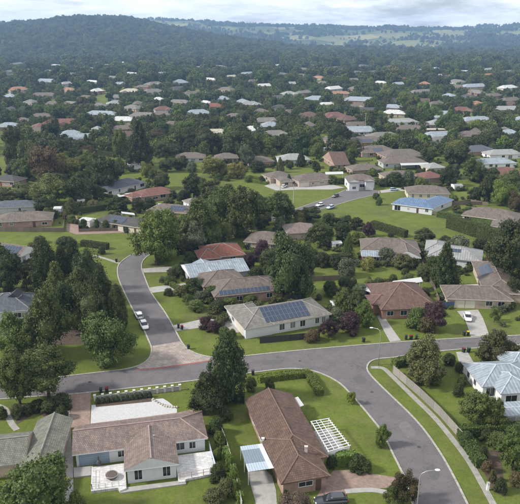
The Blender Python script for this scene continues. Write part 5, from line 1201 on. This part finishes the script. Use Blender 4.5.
for i in range(n_):
    u0, u1 = i / n_ + 0.004, (i + 1) / n_ - 0.004
    for v0, v1, mi in ((0, 0.3, 1), (0.305, 0.82, 0), (0.825, 1, 1)):
        m = CPM[2] if i >= 8 else CPM[mi]
        f_ = lambda u, v: (q[0].lerp(q[1], u)).lerp(q[3].lerp(q[2], u), v) - ref + Vector((0, 0, 0.05 + 0.012 * (i % 2) + 0.15 * u))
        quad_slab(f_(u0, v0), f_(u1, v0), f_(u1, v1), f_(u0, v1), 0.04, m, 'roof_sheet', root)
tag(root, 'blue grey sheet carport on the left of the brown tiled house', 'carport'); mark('blue grey carport', 257, 458)

# ------------------------------------------------------------------ small buildings
def shed(x0, y0, x1, y1, W, h, wallm, roofm, label, door=True):
    w = wing((x0, y0), (x1, y1), W, h, 'u', 'gable', 'gable', 12, over=0.12)
    hh, ref = house([w], roofm, wallm, 'white', None, label, None, name='shed', cat='shed', group='garden sheds', openings=[(0, 'f', 0.5, 'door')] if door else [])
    return hh
shed(332.5, 243.5, 342.5, 243, 3, 2.4, 'white', 'white', 'small white shed on the lawn among dark hedges'); mark('small white shed', 338, 243)
shed(454.5, 185.8, 463.5, 185.5, 4, 2.4, 'white', 'greymetal', 'white shed with dark door left of the light green tree at right')
shed(53, 208.8, 61, 208.6, 4, 2.8, 'palegrey', 'white', 'pale shed at the right end of the long slate blue roof')
shed(79, 219.5, 89.5, 221, 4, 2.5, 'white', 'white', 'white awning roofed shed right of the brick lane')
shed(335, 304, 343, 302.5, 2.6, 2.3, 'palegrey', 'grey', 'grey garden shed between shrubs left of the pinkish brown roof')
shed(77, 200.5, 85, 200, 3, 2.4, 'cream', 'white', 'tiny white roofed shed behind the dark hedge')
shed(187, 206, 200, 205.5, 4, 2.6, 'white', 'white', 'white roofed lean to beside the tall green street tree')
shed(496, 262.5, 505, 263.5, 3, 2.4, 'white', 'white', 'white shed below the large dark tree at the right edge')

# ------------------------------------------------------------------ vehicles
PAINTS = {}
def paint(name, c):
    if name not in PAINTS:
        m = mat('car_paint_' + name, c, 0.3, 0.03, 1, spec=0.5); m.node_tree.nodes['Principled BSDF'].inputs['Coat Weight'].default_value = 0.5; PAINTS[name] = m
    return PAINTS[name]
TYRE = mat('tyre_rubber', (0.02, 0.02, 0.02), 0.9, 0.1); RIM = mat('wheel_rim', (0.4, 0.4, 0.42), 0.35, 0.05, metal=0.7)
LAMPG = mat('headlamp', (0.75, 0.76, 0.78), 0.15, 0.03); TAIL = mat('tail_lamp', (0.30, 0.01, 0.01), 0.25, 0.05); CARGLASS = mat('car_glass', (0.02, 0.024, 0.03), 0.06, 0.05, spec=0.6)
def loft(st, m, name, parent, n=12):
    """stations: (x, half width, z low, z high); rounded section"""
    V, F = [], []
    for x, hw, z0, z1 in st:
        for j in range(n):
            t = 2 * math.pi * (j + 0.5) / n
            c, s = math.cos(t), math.sin(t)
            e = 0.42
            V.append((x, hw * math.copysign(abs(c) ** e, c), (z0 + z1) / 2 + (z1 - z0) / 2 * math.copysign(abs(s) ** e, s)))
    for i in range(len(st) - 1):
        for j in range(n): F.append((i * n + j, i * n + (j + 1) % n, (i + 1) * n + (j + 1) % n, (i + 1) * n + j))
    F.append(tuple(range(n))[::-1]); e = (len(st) - 1) * n; F.append(tuple(e + j for j in range(n)))
    me = mesh_from(name, V, F, [m], smooth=True)
    bm = bmesh.new(); bm.from_mesh(me); bmesh.ops.recalc_face_normals(bm, faces=bm.faces); bm.to_mesh(me); bm.free()
    return ob(name, me, parent)
def car(px, toward, col, label, kind='hatch', length=4.3, z=0.03):
    p = at(*px, z); t = at(*toward, z); d = t - p
    root = empty('car', p, math.atan2(d.y, d.x))
    k = length / 4.3; m = paint(*col)
    loft([(-2.12*k, .66, .42, .78), (-2.0*k, .80, .30, .90), (-1.3*k, .86, .24, .93), (0, .87, .24, .92), (1.0*k, .86, .24, .90), (1.65*k, .83, .26, .82), (2.05*k, .72, .30, .70), (2.15*k, .60, .38, .62)], m, 'body', root)
    rear = -1.95 if kind != 'sedan' else -1.45
    loft([((rear - .05)*k, .66, .84, .92), ((rear + .35)*k, .70, .82, 1.34), (-.6*k, .72, .82, 1.42), (.25*k, .70, .82, 1.38), (1.05*k, .66, .80, .90)], CARGLASS, 'cabin_glass', root)
    loft([((rear + .30)*k, .62, 1.31, 1.38), ((rear + .6)*k, .655, 1.37, 1.435), (-.5*k, .67, 1.39, 1.465), (.22*k, .64, 1.36, 1.42)], m, 'roof', root)
    for x, s in ((-1.3, 1), (-1.3, -1), (1.35, 1), (1.35, -1)):
        tw = MB().tube([(0, -0.11, 0), (0, 0.11, 0)], [0.32, 0.32], 16); w_ = ob('wheel', tw.mesh('wheel', TYRE), root, loc=(x * k, s * 0.77, 0.32))
        rm = MB().tube([(0, -0.12, 0), (0, 0.12, 0)], [0.19, 0.19], 10); ob('rim', rm.mesh('rim', RIM), w_)
    for s in (1, -1):
        ob('headlight', boxmesh('headlight', 0.16, 0.3, 0.14, LAMPG), root, loc=(2.0 * k, s * 0.58, 0.58))
        ob('tail_light', boxmesh('tail_light', 0.12, 0.24, 0.2, TAIL), root, loc=(-2.06 * k, s * 0.58, 0.66))
        ob('wing_mirror', boxmesh('wing_mirror', 0.1, 0.18, 0.12, m), root, loc=(0.75 * k, s * 0.92, 0.88))
    for x in (2.17, -2.13): ob('number_plate', boxmesh('number_plate', 0.02, 0.36, 0.11, WHITEP), root, loc=(x * k, 0, 0.44))
    tag(root, label, 'car', 'parked cars'); return root
white, silver, dark, blue = ('white', (0.75, 0.76, 0.77)), ('silver', (0.42, 0.46, 0.5)), ('dark', (0.035, 0.038, 0.045)), ('paleblue', (0.38, 0.48, 0.62))
car((138.8, 317), (133, 307), white, 'white car parked on the side street, farther of the two'); car((144.2, 327), (150, 339), white, 'white car parked on the side street, nearer of the two')
car((467.5, 319), (471, 331), white, 'white car on the double driveway before the cream garage doors')
car((236, 235.5), (246, 232), white, 'white car under the trees of the upper street'); car((247, 234), (258, 231), dark, 'dark car right of the white one on the upper street')
car((320, 206), (310, 209), white, 'white car on the street to the turning circle'); car((330.5, 208.5), (320, 212), blue, 'pale blue van below the white car near the turning circle')
car((471.5, 372), (468, 360), silver, 'silver car beside the blue grey roofed house at right'); car((335.5, 197), (330, 199), dark, 'dark car at the mouth of the turning circle')
car((331, 503), (308, 504.5), dark, 'dark wagon on the brick drive at the bottom edge', 'hatch', 5.2)
car((394, 190.6), (404, 190.2), blue, 'pale blue car on the drive right of the turning circle'); car((284, 187.5), (290, 184.5), white, 'white car on the broad pale forecourt')
mark('two white parked cars', 141, 321)

# ------------------------------------------------------------------ bins, lamps, poles, letterbox and patio things
def bin_(x, y, lid, label):
    r = empty('wheelie_bin', at(x, y, 0.02), random.uniform(-0.4, 0.4))
    if 'bin' not in MC:
        b = MB(); b.v = [(-.22, -.26, .08), (.22, -.26, .08), (.22, .24, .08), (-.22, .24, .08), (-.29, -.34, 1.0), (.29, -.34, 1.0), (.29, .36, 1.0), (-.29, .36, 1.0)]
        b.f = [(0, 3, 2, 1), (0, 1, 5, 4), (1, 2, 6, 5), (2, 3, 7, 6), (3, 0, 4, 7), (4, 5, 6, 7)]; b.m = [0] * 6
        MC['bin'] = b.mesh('bin_body', mat('bin_plastic', (0.022, 0.035, 0.028), 0.6, 0.1))
        MC['binwheel'] = MB().tube([(-0.3, 0, 0), (0.3, 0, 0)], [0.1, 0.1], 8).mesh('wheels', TYRE)
    ob('bin_body', MC['bin'], r); ob('axle_wheel', MC['binwheel'], r, loc=(0, 0.26, 0.1))
    lm = MB().box(-.31, .31, -.37, .38, 1.005, 1.07); lm.box(-.28, .28, -.2, .34, 1.065, 1.11); lm.box(-.25, .25, .36, .44, .93, 1.0)
    ob('lid', lm.mesh('lid', mat('bin_lid_' + lid, {'red': (0.16, 0.022, 0.02), 'green': (0.03, 0.09, 0.045), 'yellow': (0.42, 0.32, 0.04), 'dark': (0.03, 0.03, 0.035)}[lid], 0.5, 0.1)), r)
    tag(r, label, 'bin', 'wheelie bins on the verges')
for x, y, lid, lb in ((101, 393, 'dark', 'left of two wheelie bins by the block street wall'), (107, 392.3, 'red', 'right of two wheelie bins by the block street wall'), (363.5, 342, 'dark', 'lone wheelie bin left of the long driveway'), (406, 339.5, 'dark', 'left of three wheelie bins right of the long driveway'), (411, 339.3, 'red', 'middle of three wheelie bins right of the long driveway'), (416.5, 338.9, 'green', 'right of three wheelie bins right of the long driveway'),
                     (464, 335.6, 'dark', 'left wheelie bin beside the double driveway'), (468, 335.4, 'yellow', 'right wheelie bin beside the double driveway'), (494, 333.6, 'dark', 'lone wheelie bin right of the double driveway'), (463.5, 352.3, 'red', 'red lidded bin across the street from the double driveway'), (468.5, 352, 'green', 'green lidded bin across the street from the double driveway'), (178.5, 328, 'dark', 'wheelie bin at the driveway mouth on the side street'),
                     (182, 329.5, 'red', 'wheelie bin just right of another at the side street driveway'), (188.5, 349, 'dark', 'lone wheelie bin on the verge by the paved threshold'), (116.5, 262, 'dark', 'wheelie bin at the bend of the side street'), (253, 375, 'dark', 'wheelie bin by the through street right of the conifer'), (298, 214, 'dark', 'bin on the green beside the upper street'), (67, 484, 'yellow', 'yellow lidded bin on the side path of the white gabled house')): bin_(x, y, lid, lb)
def lamp(x, y, hgt, arm, label):
    r = empty('street_lamp', at(x, y)); ax = Vector((arm[0], arm[1], 0))
    b = MB().tube([(0, 0, 0), (0, 0, hgt * 0.55), (0, 0, hgt * 0.86), tuple(ax * 0.12 + Vector((0, 0, hgt * 0.94))), tuple(ax * 0.4 + Vector((0, 0, hgt * 0.985))), tuple(ax + Vector((0, 0, hgt)))], [.10, .075, .06, .05, .045, .04], 8)
    ob('pole', b.mesh('pole', STEEL, smooth=True), r)
    v, f = uvsphere((0, 0, 0), 0.32, 0.1, 10, 6, 0.0); hd = ob('lamp_head', mesh_from('lamp_head', v, f, [WHITEP], smooth=True), r, loc=ax * 1.12 + Vector((0, 0, hgt))); hd.scale = (1.3, 0.8, 1)
    tag(r, label, 'street lamp', 'street lamps')
lamp(416, 518, 8.2, (2.2, 0.15), 'curved arm street lamp beside the reddish bush'); lamp(378.5, 365, 8.6, (-1.7, 0.3), 'street lamp at the corner of the curving branch')
def pole(x, y, top, label):
    b = at(x, y); h_ = height_to(b, top); r = empty('power_pole', b)
    t_ = MB().tube([(0, 0, -0.2), (0, 0, h_)], [0.17, 0.11], 8); ob('pole', t_.mesh('pole', mat('pole_timber', (0.36, 0.33, 0.29), 0.9, 0.15)), r)
    ob('crossarm', boxmesh('crossarm', 1.9, 0.1, 0.12, mat('pole_timber', (0.36, 0.33, 0.29))), r, loc=(0, 0, h_ - 0.6))
    for s in (-0.8, -0.3, 0.3, 0.8): ob('insulator', MB().tube([(0, 0, 0), (0, 0, 0.18)], [0.05, 0.03], 6).mesh('insulator', WHITEP), r, loc=(s, 0, h_ - 0.48))
    tag(r, label, 'power pole', 'power poles')
pole(137, 167, 146, 'pale power pole below the tall dark conifer'); pole(293.5, 204, 184, 'power pole on the green above the upper street'); pole(365, 133, 113, 'power pole in the right hand rows'); pole(280, 192, 176, 'power pole at the left of the broad forecourt')
r = empty('letterbox', at(487.5, 490)); ob('pillar', boxmesh('pillar', 0.35, 0.35, 1.3, WHITEP), r); ob('cap', boxmesh('cap', 0.45, 0.45, 0.1, CONC, 1.3), r); ob('mail_slot', boxmesh('mail_slot', 0.24, 0.02, 0.05, TRIM['dark']), r, loc=(0, -0.18, 1.05)); tag(r, 'white pillar letterbox beside the footpath at the lower right', 'letterbox')
r = empty('letterbox', at(481, 466)); ob('pillar', boxmesh('pillar', 0.3, 0.3, 0.9, WHITEP), r); ob('box', boxmesh('box', 0.42, 0.36, 0.3, WHITEP, 0.9), r); tag(r, 'small white letterbox at the end of the footpath hedge', 'letterbox')
# round fire bowl table and grill on the patio
p = at(112, 477.5, 0.45); r = empty('fire_bowl', p)
v, f = uvsphere((0, 0, 0), 0.95, 0.55, 18, 8, 0.0); vv = [(x, y, min(z, 0.12) + 0.5) for x, y, z in v]
ob('bowl', mesh_from('bowl', vv, f, [mat('rusty_iron', (0.10, 0.075, 0.065), 0.7, 0.2)], smooth=True), r)
for i in range(3): ob('leg', MB().tube([(0, 0, 0.3), (0.6 * math.cos(i * 2.1), 0.6 * math.sin(i * 2.1), 0)], [0.05, 0.05], 6).mesh('leg', TRIM['dark']), r)
ob('rim', MB().tube([(0.97 * math.cos(i * 0.3142), 0.97 * math.sin(i * 0.3142), 0.63) for i in range(21)], [0.07] * 21, 6).mesh('rim', mat('grey_rim', (0.3, 0.29, 0.28), 0.6)), r)
tag(r, 'round dark fire bowl on the patio of the white gabled house', 'fire bowl')
p = at(99, 465.5, 0.45); r = empty('chiminea', p)
ob('belly', MB().tube([(0, 0, 0.25), (0, 0, 0.3), (0, 0, 0.6), (0, 0, 0.9), (0, 0, 1.05)], [0.2, 0.38, 0.42, 0.25, 0.14], 12).mesh('belly', TRIM['dark'], smooth=True), r); ob('chimney', MB().tube([(0, 0, 1.03), (0, 0, 1.8)], [0.13, 0.1], 10).mesh('chimney', TRIM['dark']), r)
for i in range(3): ob('leg', MB().tube([(0.1 * math.cos(i * 2.1), 0.1 * math.sin(i * 2.1), 0.35), (0.4 * math.cos(i * 2.1), 0.4 * math.sin(i * 2.1), 0)], [0.04, 0.04], 6).mesh('leg', TRIM['dark']), r)
tag(r, 'black outdoor stove on the patio left of the fire bowl', 'stove')

# ------------------------------------------------------------------ fill of trees between the far houses, then the woods
def inside(x, y, poly):
    c = False; j = len(poly) - 1
    for i in range(len(poly)):
        (xi, yi), (xj, yj) = poly[i], poly[j]
        if (yi > y) != (yj > y) and x < (xj - xi) * (y - yi) / (yj - yi) + xi: c = not c
        j = i
    return c
DRIVES = [[(182, 325), (240, 318), (244, 334), (186, 331)], [(375, 312), (385, 312), (404, 342), (388, 343)], [(455, 309), (480, 308), (492, 337), (468, 338)], [(144, 266), (190, 264), (190, 275), (146, 273)], [(150, 286), (197, 282), (184, 291), (155, 295)], [(64, 212), (80, 212), (140, 228), (140, 236), (64, 236)],
          [(420, 266), (440, 266), (445, 340), (425, 340)]]
KERBS = A_left + A_right + B_top_l + B_top_r + C_left + C_right + [(x, 320 + i) for x in (378, 384, 392) for i in (0, 8, 16)] + [(x, 318 + i) for x in (464, 472, 480) for i in (0, 8, 15)]
CLEAR = [[(-20, 222), (140, 229), (140, 262), (100, 252), (-20, 246)], [(150, 168), (262, 176), (270, 192), (345, 185), (400, 188), (460, 212), (440, 240), (330, 210), (290, 215), (150, 195)], [(-10, 120), (14, 130), (30, 172), (-10, 175)], A_left + A_right[::-1],
         [(90, 155), (150, 165), (200, 178), (200, 172), (150, 160), (118, 158), (95, 150)], [(312, 134), (330, 134), (340, 156), (322, 156)], [(255, 172), (350, 178), (350, 195), (255, 192)], [(98, 92), (107, 92), (109, 108), (94, 108)]]
FARR = [(x, y, r) for x, y, r, _ in FOOT]
FX = np.array(FARR); HP = []
for x, y, r, gz in FOOT:
    q = pix(Vector((x, y, 2 + gz))); HP.append((q[0], q[1], r * ppm(Vector((x, y, 2)))))
HP = np.array(HP)
def free(b, rad, hgt, strict=1.0):
    if np.any(np.hypot(FX[:, 0] - b.x, FX[:, 1] - b.y) < FX[:, 2] * 0.8 + rad * 0.5): return False
    x, y = pix(b); s = ppm(b); top = pix(b + Vector((0, 0, hgt)))[1]
    if any(inside(x, y, c) for c in CLEAR): return False
    hid = (np.abs(HP[:, 0] - x) < HP[:, 2] * 0.95 * strict + rad * s * 0.35) & (HP[:, 1] < y) & (HP[:, 1] > top + (y - top) * 0.2)
    return not hid.any()
random.seed(21); TX = [(a, b, c) for a, b, c in TREES]
cnt = 0
for _ in range(6000):
    if cnt >= 130: break
    x, y = random.uniform(-5, 525), random.uniform(98, 205)
    b = at(x, y); hgt = random.uniform(5, 11) if y > 140 else random.uniform(7, 13); wd = hgt * random.uniform(0.75, 1.15)
    if not free(b, wd / 2, hgt) or (x > 335 and y > 118 and random.random() < 0.65): continue
    if any(math.hypot(b.x - t[0], b.y - t[1]) < (t[2] + wd * 0.5) * 0.75 for t in TX): continue
    k = random.choices(['dense', 'round', 'gum', 'cone'], [6, 4, 2, 1])[0]; c = random.choices('DMOLGBY', [7, 7, 3, 2, 1.4, .7, .5])[0]
    tree(k, x, y, 0, 0, c, base=b, h=hgt, wid=wd if k != 'cone' else wd * 0.6, group='trees between the far houses'); TX.append((b.x, b.y, wd / 2)); cnt += 1

cnt = 0
for _ in range(6000):
    if cnt >= 130: break
    x, y = random.uniform(0, 520), random.uniform(165, 300)
    b = at(x, y); hgt = random.uniform(1.4, 4.2); wd = hgt * random.uniform(0.9, 1.5)
    if not free(b, wd / 2, hgt) or inside(x, y, poly_b): continue
    k = min(math.hypot(b.x - t[0], b.y - t[1]) - t[2] for t in TX)
    e = float(np.min(np.hypot(FX[:, 0] - b.x, FX[:, 1] - b.y) - FX[:, 2]))
    if k < wd * 0.3 or k > 9 or e > 9 or e < 0.5: continue          # in the beds, near other planting and near a house
    if min((at(*q) - b).length for q in KERBS) < 4: continue
    tree('shrub', x, y, 0, 0, random.choices('DMOLGB', [6, 6, 3, 2, 2, .6])[0], base=b, h=hgt, wid=wd); TX.append((b.x, b.y, wd / 2)); cnt += 1
LOD = []
for k, c in (('dense', 'D'), ('round', 'D'), ('round', 'M'), ('gum', 'O'), ('dense', 'M'), ('gum', 'D'), ('round', 'L'), ('round', 'O'), ('cone', 'D'), ('round', 'G'), ('gum', 'M'), ('round', 'M')):
    me = crown(k, 950, 0.085, len(LOD) + 40); me.materials.append(LEAF[c])
    LOD.append(bpy.data.objects.new('leafy_crown', me))
def scatter(name, pts, scl, label):
    me = bpy.data.meshes.new(name); me.vertices.add(len(pts)); me.vertices.foreach_set('co', np.array(pts, dtype=np.float32).ravel())
    at_ = me.attributes.new('scl', 'FLOAT_VECTOR', 'POINT'); at_.data.foreach_set('vector', np.array(scl, dtype=np.float32).ravel())
    ar = me.attributes.new('rot', 'FLOAT_VECTOR', 'POINT'); rr = np.zeros((len(pts), 3), np.float32); rr[:, 2] = rng.uniform(0, 6.28, len(pts)); ar.data.foreach_set('vector', rr.ravel())
    ai = me.attributes.new('pick', 'INT', 'POINT'); ai.data.foreach_set('value', rng.integers(0, len(LOD), len(pts)).astype(np.int32))
    o = ob(name, me); o['kind'] = 'stuff'; o['label'] = label
    g = bpy.data.node_groups.new(name, 'GeometryNodeTree')
    g.interface.new_socket('Geometry', in_out='INPUT', socket_type='NodeSocketGeometry'); g.interface.new_socket('Geometry', in_out='OUTPUT', socket_type='NodeSocketGeometry')
    gi, go, ip, jn = g.nodes.new('NodeGroupInput'), g.nodes.new('NodeGroupOutput'), g.nodes.new('GeometryNodeInstanceOnPoints'), g.nodes.new('GeometryNodeGeometryToInstance')
    for s in reversed(LOD):
        oi = g.nodes.new('GeometryNodeObjectInfo'); oi.inputs['Object'].default_value = s; oi.inputs['As Instance'].default_value = True
        g.links.new(oi.outputs['Geometry'], jn.inputs[0])
    def attr(nm, ty):
        a = g.nodes.new('GeometryNodeInputNamedAttribute'); a.data_type = ty; a.inputs['Name'].default_value = nm; return a.outputs['Attribute']
    jj = g.nodes.new('GeometryNodeJoinGeometry')
    for l_ in list(jn.inputs[0].links): g.links.new(l_.from_socket, jj.inputs[0])
    g.nodes.remove(jn)
    g.links.new(jj.outputs[0], ip.inputs['Instance']); ip.inputs['Pick Instance'].default_value = True
    g.links.new(attr('pick', 'INT'), ip.inputs['Instance Index']); g.links.new(attr('scl', 'FLOAT_VECTOR'), ip.inputs['Scale'])
    eu = g.nodes.new('FunctionNodeEulerToRotation'); g.links.new(attr('rot', 'FLOAT_VECTOR'), eu.inputs[0]); g.links.new(eu.outputs[0], ip.inputs['Rotation'])
    g.links.new(gi.outputs[0], ip.inputs['Points']); g.links.new(ip.outputs[0], go.inputs[0])
    md = o.modifiers.new('scatter', 'NODES'); md.node_group = g
    return o
pts, scl = [], []
cell = {}
def near_ok(b, r):
    ci, cj = int(b.x // 14), int(b.y // 14)
    for i in (-1, 0, 1):
        for j in (-1, 0, 1):
            for (px_, py_, pr_) in cell.get((ci + i, cj + j), ()):
                if math.hypot(b.x - px_, b.y - py_) < (r + pr_) * 0.62: return False
    return True
for t in TX: cell.setdefault((int(t[0] // 14), int(t[1] // 14)), []).append(t)
for _ in range(14000):
    x = random.uniform(-30, 550); y = 57 + 100 * random.random() ** 1.2
    b = on_terrain(x, y) if y < 90 else at(x, y); hgt = random.uniform(6, 14); wd = hgt * random.uniform(0.75, 1.1)
    if y > 95: hgt *= 0.8; wd *= 0.8
    if not free(b, wd / 2, hgt, 0.8 if x > 330 else 0.65) or not near_ok(b, wd / 2): continue
    cell.setdefault((int(b.x // 14), int(b.y // 14)), []).append((b.x, b.y, wd / 2)); pts.append(tuple(b)); scl.append((wd, wd, hgt))
scatter('tree_fill', pts, scl, 'mass of small trees between the far houses')
pts, scl = [], []
MIDF = [(x, y, r) for x, y, r, gz in FOOT if y < 520]
DRV = [(at(*q)) for q in KERBS]
for x0_, y0_, r0_ in MIDF:                       # low planting round the houses and along the lot lines
    for _ in range(int(16 + r0_ * 1.6)):
        a = random.uniform(0, 6.283); rr_ = r0_ * random.choice([random.uniform(0.95, 1.15), random.uniform(1.1, 1.9)])
        b = Vector((x0_ + rr_ * math.cos(a), y0_ + rr_ * math.sin(a), -0.05)); x, y = pix(b)
        if y > 330 or any(inside(x, y, c) for c in CLEAR) or inside(x, y, poly_b): continue
        if np.any(np.hypot(FX[:, 0] - b.x, FX[:, 1] - b.y) < FX[:, 2] * 0.8): continue
        if min((q - b).length for q in DRV) < 5 or any(inside(x, y, c) for c in DRIVES): continue
        h_ = random.uniform(0.5, 2.2); w_ = h_ * random.uniform(0.9, 1.9)
        for k_ in range(random.choice([1, 1, 2, 3])):
            pts.append((b.x + k_ * w_ * 0.7 * math.cos(a + 1.57), b.y + k_ * w_ * 0.7 * math.sin(a + 1.57), -0.05)); scl.append((w_, w_, h_))
scatter('garden_planting', pts, scl, 'low garden planting round the houses of the middle distance')
pts, scl = [], []
def wood(y0, y1, n_, dens, lo, hi):
    for _ in range(n_):
        y = math.sqrt(random.uniform(y0 * y0, y1 * y1)); x = random.uniform(-0.5, 0.5) * y * 1.08
        if random.random() > dens(x, y): continue
        h_ = random.uniform(lo, hi) * random.choice([0.6, 0.8, 1, 1, 1.25]); w_ = h_ * random.uniform(0.7, 1.25)
        if y < 2000 and not free(Vector((x, y, terrain(x, y))), w_ / 2, h_, 0.6): continue
        pts.append((x, y, terrain(x, y) - 0.3)); scl.append((w_, w_, h_))
def d1(x, y):
    k = noise.noise(Vector((x / 160, y / 160, 0.5))); left = 1 - sstep(-100, 650, x)
    return min(1, max(0.0, 0.62 + 0.5 * left + k * 1.1 - 0.55 * sstep(1900, 3000, y) * (1 - left)))
wood(930, 1500, 13000, lambda x, y: min(1, 0.72 + 0.9 * noise.noise(Vector((x / 120, y / 120, 2.5)))), 10, 19)
wood(1500, 3350, 36000, d1, 13, 23)
def d2(x, y):
    k = noise.noise(Vector((x / 330, y / 330, 7.5))) + 0.5 * noise.noise(Vector((x / 110, y / 110, 4.5)))
    return 1.0 if k > 0.12 else (0.5 if k > -0.02 else 0.03)
wood(3350, 5900, 30000, d2, 14, 24)
scatter('woodland', pts, scl, 'wooded slopes and tree belts below the skyline')

# ------------------------------------------------------------------ haze
hz = MB().box(-5000, 5000, -230, 6080, -2, 260).mesh('haze')
hm = bpy.data.materials.new('haze_air'); hm.use_nodes = True; hn = hm.node_tree.nodes; hn.clear()
ho = hn.new('ShaderNodeOutputMaterial'); pv = hn.new('ShaderNodeVolumePrincipled')
pv.inputs['Color'].default_value = (0.40, 0.64, 1.0, 1); pv.inputs['Density'].default_value = 0.00014; pv.inputs['Anisotropy'].default_value = 0.2
hm.node_tree.links.new(pv.outputs[0], ho.inputs['Volume']); hz.materials.append(hm)
tag(ob('haze', hz), kind='stuff')

# ------------------------------------------------------------------ labels of the things not named by hand
def rel(px_, py_, mx_, my_):
    dx, dy = px_ - mx_, (py_ - my_) * 1.6
    if abs(dx) > abs(dy): return 'left of the' if dx < 0 else 'right of the'
    return 'behind the' if dy < 0 else 'before the'
mark('left hand hill', 100, 25)
buckets = {}
for o, ph, x, y, own in THINGS:
    if own: key = (ph, own)
    else:
        m = min(MARKS, key=lambda q: (q[1] - x) ** 2 + ((q[2] - y) * 1.5) ** 2)
        key = (ph, rel(x, y, m[1], m[2]) + ' ' + m[0])
    buckets.setdefault(key, []).append((x, y, o))
ORD = ['leftmost', 'second', 'third', 'fourth', 'fifth', 'sixth', 'seventh', 'eighth', 'ninth', 'tenth', 'eleventh', 'twelfth', 'thirteenth']
for (ph, where), L in buckets.items():
    L.sort(key=lambda t: t[0])
    for i, (x, y, o) in enumerate(L):
        if len(L) == 1: o['label'] = f'{ph} {where}'
        elif len(L) == 2: o['label'] = f"{'left hand' if i == 0 else 'right hand'} {ph} {where}"
        else: o['label'] = f'{ORD[i]} {ph} {where}' if i < len(L) - 1 else f'rightmost {ph} {where}'
